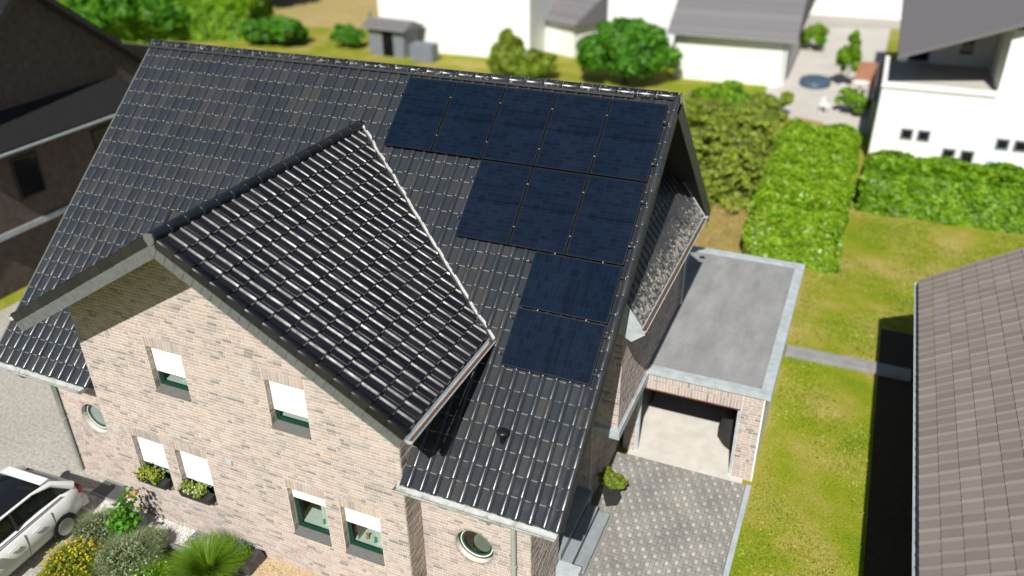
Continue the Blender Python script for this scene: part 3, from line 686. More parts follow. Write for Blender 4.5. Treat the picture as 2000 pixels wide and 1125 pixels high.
for key, par in (('m', main_roof), ('g', gable_roof)):
    b_ = MB()
    for mw, kk, arr, cut, planes in rest[key]:
        V = (np.c_[arr[0], np.ones(len(arr[0]))] @ np.array(mw).T)[:, :3]
        if not cut: b_.add(V.tolist(), arr[1], arr[2], arr[3]); continue
        bm = bmesh.new(); vs = [bm.verts.new(p) for p in V.tolist()]
        for f, mi, sm in zip(arr[1], arr[2], arr[3]):
            ff = bm.faces.new([vs[q] for q in f]); ff.material_index = mi; ff.smooth = sm
        for n_, c_ in planes:
            bmesh.ops.bisect_plane(bm, geom=bm.verts[:]+bm.edges[:]+bm.faces[:], plane_co=Vector(n_)*c_, plane_no=Vector(n_), clear_inner=True)
        bm.verts.index_update()
        b_.add([tuple(v.co) for v in bm.verts], [tuple(v.index for v in f.verts) for f in bm.faces], [f.material_index for f in bm.faces], [f.smooth for f in bm.faces]); bm.free()
    o = b_.obj('roof_tiles', [M['tile'] if key == 'm' else M['gtile'], M['edge'] if key == 'm' else M['gedge']], par); o['kind'] = 'stuff'
# rear slope as plain courses
b_ = MB()
for k in range(19):
    s1 = s0+k*ds; slab(b_, RB, ((XL, XR), (max(0.05, s1-.38), s1)), -0.018, 0.012+.02)
hobj(b_.obj('rear_courses', M['tile'])).parent = house
# half round ridge caps
def cap_mesh(r, l, name, m_):
    b = MB(); seg = 9; v = []
    for y, rr in ((0, r), (l-.06, r*1.0), (l-.052, r*1.045), (l, r*1.045)):
        for k in range(seg):
            t = math.pi*(-0.06+1.12*k/(seg-1)); v.append((rr*math.cos(t), y, rr*math.sin(t)*0.95))
    for k in range(seg): t = math.pi*(-0.06+1.12*k/(seg-1)); v.append((r*.86*math.cos(t), l, r*.82*math.sin(t)))
    f = [(q*seg+k, q*seg+k+1, (q+1)*seg+k+1, (q+1)*seg+k) for q in range(4) for k in range(seg-1)]
    b.add(v, f, [1 if q == 1 else 0 for q in range(4) for k in range(seg-1)], [q in (0, 2) for q in range(4) for k in range(seg-1)]); return b.mesh(name, [m_, M['edge']])
cm = cap_mesh(0.115, 0.43, 'ridge_tile', M['ridge'])
M['gridge'] = tile_mat('gable_ridge', (0.014, 0.017, 0.021), (0.02, 0.022, 0.026), 0.3); cmg = cap_mesh(0.115, 0.43, 'ridge_tile', M['gridge'])
x = XL
while x < XR-.36:
    mw = mat_axes((0, 1, 0), (-1, 0, 0), (0, 0, 1), (x+.43, YR, ZR-.012+random.uniform(-.003, .003)))
    link('ridge_tile', cm, main_roof, mw); x += 0.3998
y = -7.13
while y < -.9:
    mw = mat_axes((-1, 0, 0), (0, -1, 0), (0, 0, 1), (XA, y+.43, ZA-.02+random.uniform(-.003, .003))); link('ridge_tile', cmg, gable_roof, mw); y += 0.385
# ridge end discs
def disc(name, m_, c, axis, r, parent):
    b = MB(); a = Vector(axis); u = a.orthogonal().normalized(); w_ = a.cross(u); c = Vector(c)
    v = [c+(u*math.cos(2*math.pi*k/18)+w_*math.sin(2*math.pi*k/18))*r for k in range(18)]; v += [p-a*.02 for p in v]
    b.add(v, [tuple(range(18)), tuple(range(35, 17, -1))]+[(k, k+18, (k+1) % 18+18, (k+1) % 18) for k in range(18)]); return b.obj(name, m_, parent)
disc('ridge_end', M['sill'], (XA, -7.135, ZA-.02), (0, -1, 0), .11, gable_roof); disc('ridge_end', M['ridge'], (XR+.03, YR, ZR-.01), (1, 0, 0), .115, main_roof); disc('ridge_end', M['ridge'], (XL-.01, YR, ZR-.01), (-1, 0, 0), .115, main_roof)
# verge tiles of the gable: hanging flange per course, and slate clad barge boards below
def verge_piece(fn, t0, t1, y, par, m_):
    b = MB(); P = [fn(y, t0, .05), fn(y, t1, .078), fn(y, t1, -.10), fn(y, t0, -.10)]; Q = [fn(y+.165, t0, .03), fn(y+.165, t1, .05), fn(y+.165, t1, -.0), fn(y+.165, t0, -.0)]
    mid = [fn(y+.045, t0, .068), fn(y+.045, t1, .096)]; m2 = [fn(y+.10, t0, .058), fn(y+.10, t1, .086)]
    b.add(P+Q+mid+m2, [(0, 3, 2, 1), (0, 1, 9, 8), (8, 9, 11, 10), (10, 11, 5, 4), (1, 2, 6, 5, 11, 9)], 0, [False, True, True, True, False]); b.obj('verge_tile', m_, par)
for k in range(14): verge_piece(GF, max(.02, g0+dg*(k-1)-.01), g0+dg*k, -7.135, gable_roof, M['gtile'])
for k in range(13): verge_piece(GL, max(.02, .5+dg*(k-1)-.01), .5+dg*k, -7.135, gable_roof, M['gtile'])
def barge(fn, tend, nn):
    bb = hobj(MB().obj('barge_board', M['slate'])); b = MB(); v = [fn(y, t, h) for h in (-.31, -.105) for t in (0.0, tend) for y in (-7.115, -7.05)]
    b.add(v, [(0, 2, 3, 1), (4, 5, 7, 6), (0, 1, 5, 4), (2, 6, 7, 3), (0, 4, 6, 2), (1, 3, 7, 5)]); bb.data = b.mesh('barge_board', M['slate'])
    for i in range(nn):
        a, c = tend*i/nn, tend*(i+1)/nn; d = 0.012; y0 = -7.118-random.uniform(.003, .008)
        b = MB(); v = [fn(y0-.010*q, t, h) for q in (0, 1) for h in (-.318+random.uniform(-.004, .004), -.1) for t in (a+.002, c-.002)]
        v = [fn(-7.118, a+.002, -.318), fn(-7.118, c-.002, -.318), fn(-7.118, c-.002, -.102), fn(-7.118, a+.002, -.102), fn(y0, a+.002, -.318), fn(y0-.007, c-.002, -.318), fn(y0-.007, c-.002, -.102), fn(y0, a+.002, -.102)]
        b.add(v, [(4, 5, 6, 7), (0, 1, 5, 4), (1, 2, 6, 5), (2, 3, 7, 6), (3, 0, 4, 7)]); b.obj('fascia_slate', M['slate'], bb)
barge(GF, 5.25, 27); barge(GL, 4.87, 25)
# valley flashings
def strip(name, m_, pts, w, th, parent, side):
    b = MB(); pts = [Vector(p) for p in pts]; v = []
    for i, p in enumerate(pts):
        v += [p-side*w/2, p+side*w/2, p+side*w/2+Vector((0, 0, th)), p-side*w/2+Vector((0, 0, th))]
    f = []
    for i in range(len(pts)-1):
        for q in range(4): f.append((4*i+q, 4*i+(q+1) % 4, 4*i+4+(q+1) % 4, 4*i+4+q))
    f += [(0, 3, 2, 1), tuple(4*(len(pts)-1)+q for q in range(4))]; b.add(v, f); return b.obj(name, m_, parent)
def vz(x, y): return max(zg(x), ZR-0.8617*(YR-y))
vp_ = []
for i in range(31):
    t = i/30; p = VA.lerp(VB, t)+Vector((0.02, 0.028, 0)); j = random.uniform(-.014, .014); vp_.append((p.x+j, p.y+j, zg(p.x)+.045+random.uniform(-.006, .006)))
strip('valley_flashing', M['lead'], vp_, 0.05, 0.035, main_roof, (VB-VA).normalized().cross(Vector((0, 0, 1))))
# gutters: half round troughs with a bead
def gutter(name, p0, p1, r, parent, m_, debris=None, outdir=None):
    p0, p1 = Vector(p0), Vector(p1); d = (p1-p0).normalized(); o = Vector(outdir); b = MB(); seg = 9; v = []
    for p in (p0, p1):
        for k in range(seg): t = math.pi*k/(seg-1); v.append(p - o*r*math.cos(t) - Vector((0, 0, r*math.sin(t))))
    for p in (p0, p1):
        for k in range(seg): t = math.pi*k/(seg-1); v.append(p - o*(r-.006)*math.cos(t) - Vector((0, 0, (r-.006)*math.sin(t))))
    f = [(k, k+1, seg+k+1, seg+k) for k in range(seg-1)] + [(2*seg+k, 3*seg+k, 3*seg+k+1, 2*seg+k+1) for k in range(seg-1)]
    b.add(v, f, 0, True); b.add([v[seg-1], v[2*seg-1], v[4*seg-1], v[3*seg-1]], [(0, 1, 2, 3)])
    b.add([v[k] for k in range(seg)]+[v[k] for k in range(seg, 2*seg)], [tuple(range(seg)), tuple(range(2*seg-1, seg-1, -1))])
    b.tube([p0+o*r, p1+o*r], 0.011, 6); b.tube([p0-o*r*.98+Vector((0, 0, .01)), p1-o*r*.98+Vector((0, 0, .01))], 0.006, 5)
    g = b.obj(name, m_, parent)
    if debris: box_like = MB(); w = r*.62; z = -r*.72; n_ = o; a = [p0+d*.02-n_*w, p0+d*.02+n_*w, p1-d*.02+n_*w, p1-d*.02-n_*w]; box_like.add([q+Vector((0, 0, z)) for q in a]+[q+Vector((0, 0, z-.02)) for q in a], [(3, 2, 1, 0), (4, 5, 6, 7)]); box_like.obj('gutter_debris', debris, g)
    return g
ev = RF(0, SE, 0); gy, gz = ev.y-.07, ev.z-.0
gl_ = hobj(gutter('gutter', (XL-.02, gy, gz), (-4.87, gy, gz), .10, None, M['zinc_dirty'], None, (0, -1, 0))); gr_ = hobj(gutter('gutter', (2.82, gy, gz), (XR-.02, gy, gz), .10, None, M['zinc_dirty'], None, (0, -1, 0)))
for g_, xa, xb in ((gl_, XL, -4.87), (gr_, 2.83, XR-.02)):
    b_ = MB(); b_.add([RF(xa, SE-.06, -.02), RF(xb, SE-.06, -.02), (xb, gy+.035, gz-.035), (xa, gy+.035, gz-.035)], [(0, 3, 2, 1)]); b_.obj('eave_apron', M['zinc_dirty'], g_)
ge = GF(0, 5.24, 0)
gg = hobj(gutter('gutter', (ge.x+.085, -7.17, ge.z-.01), (ge.x+.085, -4.0, ge.z-.01), .075, None, M['zinc_light'], M['debris'], (1, 0, 0)))
hl = GL(0, 4.87, 0); hobj(gutter('gutter', (hl.x-.085, -4.0, hl.z-.01), (hl.x-.085, -7.1, hl.z-.01), .075, None, M['zinc'], None, (-1, 0, 0)))
# downpipes
def downpipe(pts, r, m_):
    b = MB(); b.tube(pts, r, 12); o = hobj(b.obj('downpipe', m_))
    for z in (0.5, 1.6, 2.7):
        c = MB(); c.tube([(pts[-1][0], pts[-1][1], z), (pts[-1][0], pts[-1][1], z+.04)], r+.012, 12); c.obj('pipe_clip', m_, o)
    return o
M['pipe'] = simple('grey_pipe', (0.36, 0.40, 0.36), 0.45, 0.1)
downpipe([(4.62, gy+.0, gz-.08), (4.66, gy+.05, gz-.22), (4.82, MY-.12, gz-.42), (4.86, MY-.085, gz-.6), (4.86, MY-.085, 0)], .05, M['pipe'])
downpipe([(-6.86, gy, gz-.08), (-6.86, gy+.1, gz-.25), (-6.86, MY-.08, gz-.5), (-6.86, MY-.08, 0)], .05, M['pipe'])
# right verge flange and barge of the main roof, rear verge too
b_ = MB(); v = [RF(XR+dx, s, h) for h in (-.26, -.03) for s in (0.0, SE-.05) for dx in (-.03, .0)]
b_.add(v, [(0, 2, 3, 1), (4, 5, 7, 6), (0, 1, 5, 4), (2, 6, 7, 3), (0, 4, 6, 2), (1, 3, 7, 5)])
v = [RB(XR+dx, s, h) for h in (-.30, .05) for s in (0.0, 7.2) for dx in (-.03, .0)]
b_.add(v, [(0, 2, 3, 1), (4, 5, 7, 6), (0, 1, 5, 4), (2, 6, 7, 3), (0, 4, 6, 2), (1, 3, 7, 5)])
hobj(b_.obj('barge_board', M['slate_dark']))
b_ = MB(); v = [RF(XL+dx, s, h) for h in (-.22, .02) for s in (0.0, SE-.02) for dx in (-.02, .02)]
b_.add(v, [(0, 2, 3, 1), (4, 5, 7, 6), (0, 1, 5, 4), (2, 6, 7, 3), (0, 4, 6, 2), (1, 3, 7, 5)]); hobj(b_.obj('barge_board', M['slate']))
# pent roof over the bay
pent = hobj(MB().obj('pent_roof', M['soffit'])); PX, PZ = 6.10, 5.20; px0, pz0 = 5.22, 6.38
pd = Vector((PX-px0, 0, PZ-pz0)); plen = pd.length; pd.normalize(); PN = Vector((-pd.z, 0, pd.x))
def PF(y, t, h=0.0): return Vector((px0, y, pz0)) + pd*t + PN*h
b_ = MB(); slab(b_, PF, ((BY0-.12, BY1+.08), (0.0, plen-.02)), -.12, -.02); b_.box(MX1+.05, PX-.1, BY0+.02, BY1, BZ1-.32, BZ1-.16); pent.data = b_.mesh('pent_roof', M['soffit'])
ARP = tile_arrays(0.258, 0.40); b_ = MB(); mp_ = tile_mesh(ARP, [M['pent_tile'], M['pent_tile']], 'tile')
ncol = 22; stp = (BY1+.08-BY0+.12)/ncol
for k in range(4):
    tb = plen - (3-k)*.365
    for j in range(ncol):
        mw = mat_axes((0, 1, 0), -pd, PN, PF(BY0-.12+stp*j, tb-.40))
        V = (np.c_[ARP[0], np.ones(len(ARP[0]))] @ np.array(mw).T)[:, :3]; b_.add(V.tolist(), ARP[1], ARP[2], ARP[3])
o = b_.obj('pent_tiles', [M['pent_tile'], M['pent_tile']], pent); o['kind'] = 'stuff'
b_ = MB()
for y0 in (BY0-.14, BY1+.07):
    v = [PF(y, t, h) for h in (-.18, .05) for t in (0, plen+.02) for y in (y0, y0+.03)]
    b_.add(v, [(0, 2, 3, 1), (4, 5, 7, 6), (0, 1, 5, 4), (2, 6, 7, 3), (0, 4, 6, 2), (1, 3, 7, 5)])
b_.obj('pent_trim', M['zinc_light'], pent)
hobj(gutter('gutter', (PX+.07, BY0-.16, PZ-.02), (PX+.07, BY1+.12, PZ-.02), .07, None, M['zinc_light'], M['debris'], (1, 0, 0)))
b_ = MB(); b_.add([PF(BY0-.145, plen*.55, -.02), PF(BY0-.145, plen, .04), (PX+.12, BY0-.145, PZ-.12), (PX-.15, BY0-.145, PZ-.34), (PX-.42, BY0-.145, PZ-.2)], [(0, 1, 2, 3, 4)]); hobj(b_.obj('gutter_end', M['zinc_light']))
b_ = MB(); b_.tube([(PX+.07, BY1-.15, PZ-.09), (PX-.1, BY1-.15, PZ-.3), (BX+.07, BY1-.2, PZ-.6), (BX+.07, BY1-.2, 2.7)], .042, 10); hobj(b_.obj('downpipe', M['pipe']))
realise(BRICK_STORE, gable_wall, 0 if False else 300)
# small wall vent, roof vent cap, roof light at the left
b_ = MB(); b_.box(-1.37, -1.21, GY-.028, GY-.014, 2.45, 2.58); 
for k in range(4): b_.box(-1.355, -1.225, GY-.036, GY-.0281, 2.465+.027*k, 2.478+.027*k)
hobj(b_.obj('wall_vent', M['zinc_light']))
vb = RF(4.53, 7.43, 0.0); b_ = MB(); b_.lathe([(.055, -.05), (.055, .16), (.10, .17), (.115, .19), (.11, .23), (.085, .25), (.001, .256)], vb, 20); hobj(b_.obj('roof_vent', M['black_plastic']))
b_ = MB(); b_.box(-.16, .16, -.2, .2, .0, .09); rl = RF(-5.06, 6.02, .03); hobj(link('roof_hatch', b_.mesh('roof_hatch', M['alu_dark']), None, mat_axes((1, 0, 0), (0, CT, ST), NM, rl)))
b_ = MB(); v = [GL(-6.62, 4.7, -.13), GL(-6.3, 4.7, -.13)]; 

# ------------------------------------------------------------------ solar panels
names = ['top row, first from the gable ridge end', 'top row, second from the left', 'top row, middle of the five', 'top row, fourth from the left', 'top row, fifth, by the right roof verge',
         'second row, leftmost of the three', 'second row, middle of the three', 'second row, rightmost of the three by the verge', 'upper of the two landscape panels low on the roof', 'lowest of all, under the other landscape panel']
def rel(mats, parent, fn): pass
for (a, b, c, d, ori), nm in zip(PANELS, names):
    lab = ('dark blue solar panel set upright, ' if ori == 'p' else 'dark blue solar panel laid sideways, ') + nm
    w, h = b-a, d-c; org = RF((a+b)/2, PS0+(c+d)/2, 0.13)
    t = thing('solar_panel', lab, 'solar panel', group='solar panels on the main roof'); t.matrix_world = mat_axes((1, 0, 0), (0, CT, ST), NM, org)
    f = MB(); e = .012
    for x0, x1, y0, y1 in ((-w/2, w/2, -h/2, -h/2+e), (-w/2, w/2, h/2-e, h/2), (-w/2, -w/2+e, -h/2+e, h/2-e), (w/2-e, w/2, -h/2+e, h/2-e)): f.box(x0, x1, y0, y1, -.035, .002)
    f.obj('frame', M['alu_dark'], t)
    l_ = MB()
    if ori == 'p': l_.box(-w/2+e, w/2-e, -h/2+e, -.0045, -.03, -.002); l_.box(-w/2+e, w/2-e, .0045, h/2-e, -.03, -.002); l_.box(-w/2+e, w/2-e, -.0045, .0045, -.03, -.022, 1)
    else: l_.box(-w/2+e, -.0045, -h/2+e, h/2-e, -.03, -.002); l_.box(.0045, w/2-e, -h/2+e, h/2-e, -.03, -.002); l_.box(-.0045, .0045, -h/2+e, h/2-e, -.03, -.022, 1)
    l_.obj('laminate', [M['solar_p'] if ori == 'p' else M['solar_l'], M['dark']], t)
    if ori == 'p' and b < R5-.1: box_obj('joint_strip', M['dark'], w/2+.001, w/2+PG-.001, -h/2, h/2, -.06, -.032, t)  # added black strip, shade of the gap between panels put into colour
    for fx in (-.5, .5):
        q = MB()
        if ori == 'p': q.box(w/2+.002, w/2+.030, fx*h*.55-.007, fx*h*.55+.007, -.03, .004)
        else: q.box(fx*w*.55-.007, fx*w*.55+.007, h/2+.002, h/2+.030, -.03, .004)
        q.obj('clamp', M['alu'], t)
# mounting rails, whose ends show left and right of the panels
rails = []
for s in (0.40, 1.32): rails.append((-.09, R5+.10, PS0+s))
for s in (PH+PG+.40, PH+PG+1.32): rails.append((2*(PW+PG)-.09, R5+.10, PS0+s))
for s in (2*PH+2*PG+.2, 2*PH+2*PG+.92, 2*PH+3*PG+PW+.2, 2*PH+3*PG+PW+.92): rails.append((R5-PH-.10, R5+.10, PS0+s))
rl_lab = ['topmost', 'second from the top', 'third from the top', 'fourth from the top', 'fifth from the top', 'sixth from the top', 'second from the bottom', 'lowest']
for (a, b, s), q in zip(rails, rl_lab):
    b_ = MB(); b_.box(-(b-a)/2, (b-a)/2, -.02, .02, -.02, .02); o = b_.obj('mounting_rail', M['alu_dark']); o.matrix_world = mat_axes((1, 0, 0), (0, CT, ST), NM, RF((a+b)/2, s, .070))
    for sg in (-1, 1):
        c_ = MB(); c_.box(sg*(b-a)/2-.004, sg*(b-a)/2+.004, -.022, .022, -.022, .022); c_.obj('end_cap', M['alu'], o)
    tag(o, q+' black mounting rail under the solar panels, ends sticking out beside them', 'rail', 'mounting rails under the solar panels')

# ------------------------------------------------------------------ garage
gar = thing('garage', 'flat roofed brick garage with an open door, right of the house', 'garage', (6.9, 3.7, 0)); GPI = Matrix.Translation((-6.9, -3.7, 0))
def gob(o): o.parent = gar; o.matrix_parent_inverse = GPI.copy(); return o
X0, X1, Y0, Y1, ZT = 5.30, 8.52, 0.30, 7.12, 2.48; OA, OB, OT = 5.62, 8.02, 2.02
gfw = gob(backing('front_wall', M['mortar'], (0, Y0, 0), (1, 0, 0), (0, -1, 0), [(X0, -.2), (OA, -.2), (OA, OT), (OB, OT), (OB, -.2), (X1-.02, -.2), (X1-.02, ZT), (X0, ZT)], depth=.2))
st = []; lay_bricks(st, (0, Y0, 0), (1, 0, 0), (0, -1, 0), 0.02, ZT, lambda z: (X0+.004, X1-.03), [(OA, OB, -.1, OT)], (), [(OA-.02, OB+.02, OT+.012, OT+.222), (OA-.02, OB+.02, OT+.233, ZT-.01)], 41); realise(st, gfw, 240)
gob(box_obj('side_wall', M['plaster'], X1-.2, X1, Y0+.201, Y1, -.2, ZT-.001)); gob(box_obj('side_wall', M['attic'], X0, X0+.18, Y0+.201, Y1-.2, -.2, ZT-.001)); gob(box_obj('rear_wall', M['attic'], X0+.18, X1-.2, Y1-.2, Y1, -.2, ZT-.001))  # left and rear walls near-black, the lack of light inside painted on
gob(box_obj('side_wall', M['plaster'], X1-.019, X1+.012, Y0-.005, Y0+.2, -.2, ZT-.001))
gob(box_obj('roof_deck', M['bitumen'], X0+.01, X1-.01, Y0+.01, Y1-.01, ZT, 2.555))
b_ = MB(); cw = .16
for x0, x1, y0, y1 in ((X0-.02, X1+.12, Y0-.05, Y0+cw), (X0-.02, X1+.12, Y1-.16, Y1+.10), (X1-.13, X1+.12, Y0+cw, Y1-.16), (X0-.02, X0+.10, Y0+cw, Y1-.16)):
    b_.add([(x0, y0, ZT-.02), (x1, y0, ZT-.02), (x1, y1, ZT-.02), (x0, y1, ZT-.02), (x0, y0, 2.60), (x1, y0, 2.60), (x1, y1, 2.60), (x0, y1, 2.60)], [(0, 3, 2, 1), (4, 5, 6, 7), (0, 1, 5, 4), (1, 2, 6, 5), (2, 3, 7, 6), (3, 0, 4, 7)])
cp = gob(b_.obj('parapet_cap', M['zinc_light'])); 
for sx in (5.32, 8.56):
    pass
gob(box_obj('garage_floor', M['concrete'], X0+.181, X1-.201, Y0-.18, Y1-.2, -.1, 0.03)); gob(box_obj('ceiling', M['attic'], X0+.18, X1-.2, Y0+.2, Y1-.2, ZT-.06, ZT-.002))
b_ = MB(); b_.box(OA+.002, OA+.06, Y0+.03, Y0+.12, .031, OT-.002); b_.box(OB-.06, OB-.002, Y0+.03, Y0+.12, .031, OT-.002); b_.obj('door_frame', M['zinc_light']); gob(bpy.data.objects['door_frame'])
gob(box_obj('lintel_edge', simple('rust_red', (0.14, 0.04, 0.025), .7), OA+.003, OB-.003, Y0-.012, Y0+.03, OT-.03, OT-.003))
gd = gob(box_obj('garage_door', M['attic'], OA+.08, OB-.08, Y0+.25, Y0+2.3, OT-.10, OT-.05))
b_ = MB(); q = 16  # added dark lump that curves the edge of the sunlit floor patch
v = [(7.86+rr*.42*math.cos(2*math.pi*k/q)*(1+.10*math.sin(3*k)), 1.95+rr*.75*math.sin(2*math.pi*k/q)*(1+.06*math.cos(2*k)), z) for rr, z in ((1.0, .031), (.97, .4), (.86, .75), (.60, .98), (.25, 1.08), (.01, 1.10)) for k in range(q)]
v = [(min(x, 8.30), y, z) for x, y, z in v]
b_.add(v, [(i*q+k, i*q+(k+1) % q, (i+1)*q+(k+1) % q, (i+1)*q+k) for i in range(5) for k in range(q)], 0, True)
tag(b_.obj('covered_bike', M['attic']), 'dark covered bulk standing inside the garage by its right jamb', 'cover')
dp = gob(MB().obj('roof_drain', M['black_plastic'])); b_ = MB(); b_.lathe([(.001, .03), (.07, .03), (.09, .0)], (5.75, 6.6, 2.556), 14); dp.data = b_.mesh('roof_drain', M['black_plastic'])
# ------------------------------------------------------------------ driveway of windmill pavers
drive = structure(sheet('driveway', M['joint'], [(5.21, -9.5), (8.42, -9.5), (8.42, 0.115), (5.21, 0.115)], 0.006)); U = .095; pcs = []
for iy in range(-102, 2):
    for ix in range(0, 34):
        x, y = 5.22+ix*U, iy*U*1.0; k = (ix+3*iy) % 5
        if k == 0: r = (x, x+U, y, y+U, 1)
        elif k == 2: r = (x, x+2*U, y, y+U, 0)
        elif k == 1: r = (x, x+U, y, y+2*U, 0)
        else: continue
        r = (r[0], min(r[1], 8.41), r[2], min(r[3], .11), r[4])
        if r[1]-r[0] < .02 or r[3]-r[2] < .02 or (x < 5.76 and -4.3 < y < -2.2): continue
        if x < 5.2+.01: continue
        pcs.append((shows((x, y, 0), (0, 0, 1))*(r[1]-r[0])*(r[3]-r[2])*(3 if -5.6 < y else .5)*(1.6 if k == 0 else 1), r))
pcs.sort(key=lambda t: -t[0]); ub = MB(); h = .5; e = .455
ub.add([(-h, -h, .3), (h, -h, .3), (h, h, .3), (-h, h, .3), (-e, -e, 1), (e, -e, 1), (e, e, 1), (-e, e, 1), (-h, -h, 0), (h, -h, 0), (h, h, 0), (-h, h, 0)],
       [(4, 5, 6, 7)]+[(i, (i+1) % 4, (i+1) % 4+4, i+4) for i in range(4)]+[(i+8, (i+1) % 4+8, (i+1) % 4, i) for i in range(4)])
um = [ub.mesh('paver', M['paver']), ub.mesh('paver', M['paver_light'])]; rest_ = [MB(), MB()]
for i, (sc, r) in enumerate(pcs):
    g = .016 if r[4] else .004; mw = Matrix.Translation(((r[0]+r[1])/2, (r[2]+r[3])/2, .006)) @ Matrix.Diagonal((r[1]-r[0]-g, r[3]-r[2]-g, random.uniform(.012, .017), 1))
    if i < 300: link('paver', um[r[4]], drive, mw)
    else: rest_[r[4]].add([mw @ Vector(v) for v in ub.v], ub.f)
for q, m_ in zip(rest_, (M['paver'], M['paver_light'])): o = q.obj('pavers', m_, drive); o['kind'] = 'stuff'
structure(box_obj('kerb', simple('kerb_blue_grey', (.40, .45, .48), .8), 8.43, 8.55, -9.5, .10, -.1, .05, None, .01))

# ------------------------------------------------------------------ foliage tools
def leaf_mesh(name, C, Nn, size, mats, midx=None, aspect=1.8, jitter=.7):
    """one small folded leaf per point"""
    n_ = len(C); C = np.asarray(C, float); Nn = np.asarray(Nn, float)+rng.normal(0, jitter, (n_, 3)); Nn /= np.linalg.norm(Nn, axis=1)[:, None]+1e-9
    a = np.cross(Nn, rng.normal(0, 1, (n_, 3))); a /= np.linalg.norm(a, axis=1)[:, None]+1e-9; b = np.cross(Nn, a)
    s = (np.asarray(size)*rng.uniform(.65, 1.35, n_))[:, None]; al = a*s*aspect/2; bl = b*s/2
    V = np.stack([C-al, C-bl*1.0+Nn*s*.08, C+al-Nn*s*.15, C+bl*1.0+Nn*s*.08], 1).reshape(-1, 3)
    me = bpy.data.meshes.new(name); me.vertices.add(4*n_); me.vertices.foreach_set('co', V.ravel()); me.loops.add(4*n_); me.loops.foreach_set('vertex_index', np.arange(4*n_))
    me.polygons.add(n_); me.polygons.foreach_set('loop_start', np.arange(0, 4*n_, 4)); me.polygons.foreach_set('loop_total', np.full(n_, 4))
    for m_ in mats: me.materials.append(m_)
    if midx is not None: me.polygons.foreach_set('material_index', midx)
    me.update(); me.validate(); return me
def lump(c, p):
    """low frequency bumps on a crown"""
    return 1+.16*np.sin(p[:, 0]*2.7+c)*np.sin(p[:, 1]*3.1+c*2)+.12*np.sin(p[:, 2]*4.3+c*3+p[:, 0]*2)
def crown(name, c, r, nleaf, size, m_, parent, ph=0.0, low=-.55, shell=.55, inner=None):
    """leaf clumps of different size spread over the crown, gaps between them"""
    r = np.array(r); nc = int(np.clip(nleaf/110, 9, 90)); d = rng.normal(0, 1, (nc, 3)); d /= np.linalg.norm(d, axis=1)[:, None]; d[:, 2] = np.where(d[:, 2] < low, -d[:, 2]*.6, d[:, 2])
    cc = d*rng.uniform(.45, .86, nc)[:, None]*lump(ph, d*1.5)[:, None]; cr = rng.uniform(.16, .36, nc); w = cr**2; k = rng.choice(nc, nleaf, p=w/w.sum())
    q = rng.normal(0, 1, (nleaf, 3)); q /= np.linalg.norm(q, axis=1)[:, None]; q = q*.75+d[k]*.55; q[:, 2] += .15; q /= np.linalg.norm(q, axis=1)[:, None]
    P = np.array(c)+(cc[k]+q*(cr[k]*rng.uniform(.45, 1.12, nleaf)**.7)[:, None])*r
    return link(name, leaf_mesh(name, P, q, np.asarray(size)*rng.uniform(.7, 1.2, nleaf), [m_]), parent)
def wood(name, base, top, r, parent, nb=6, spread=1.0, seed=1):
    R = random.Random(seed); b = MB(); base = Vector(base); top = Vector(top); b.tube([base, base.lerp(top, .5)+Vector((R.uniform(-.05, .05), R.uniform(-.05, .05), 0)), top], [r, r*.75, r*.4], 8)
    for k in range(nb):
        s = base.lerp(top, R.uniform(.3, .95)); t = 2*math.pi*k/nb+R.uniform(-.4, .4); e = s+Vector((math.cos(t)*spread, math.sin(t)*spread, R.uniform(.2, .8)*spread)); b.tube([s, s.lerp(e, .5)+Vector((0, 0, .05)), e], [r*.4, r*.28, r*.12], 6)
    return b.obj(name, M['bark'], parent)
def bush(label, loc, r, nleaf, size, m_, name='bush', cat='bush', group=None, ph=0.0):
    t = thing(name, label, cat, (loc[0], loc[1], 0), 0, group)
    crown('foliage', (0, 0, r[2]*.95), r, nleaf, size, M[m_], t, ph); wood('stem', (0, 0, 0), (0, 0, r[2]), max(.02, r[0]*.05), t, 6, r[0]*.5, int(ph*10)+1); return t
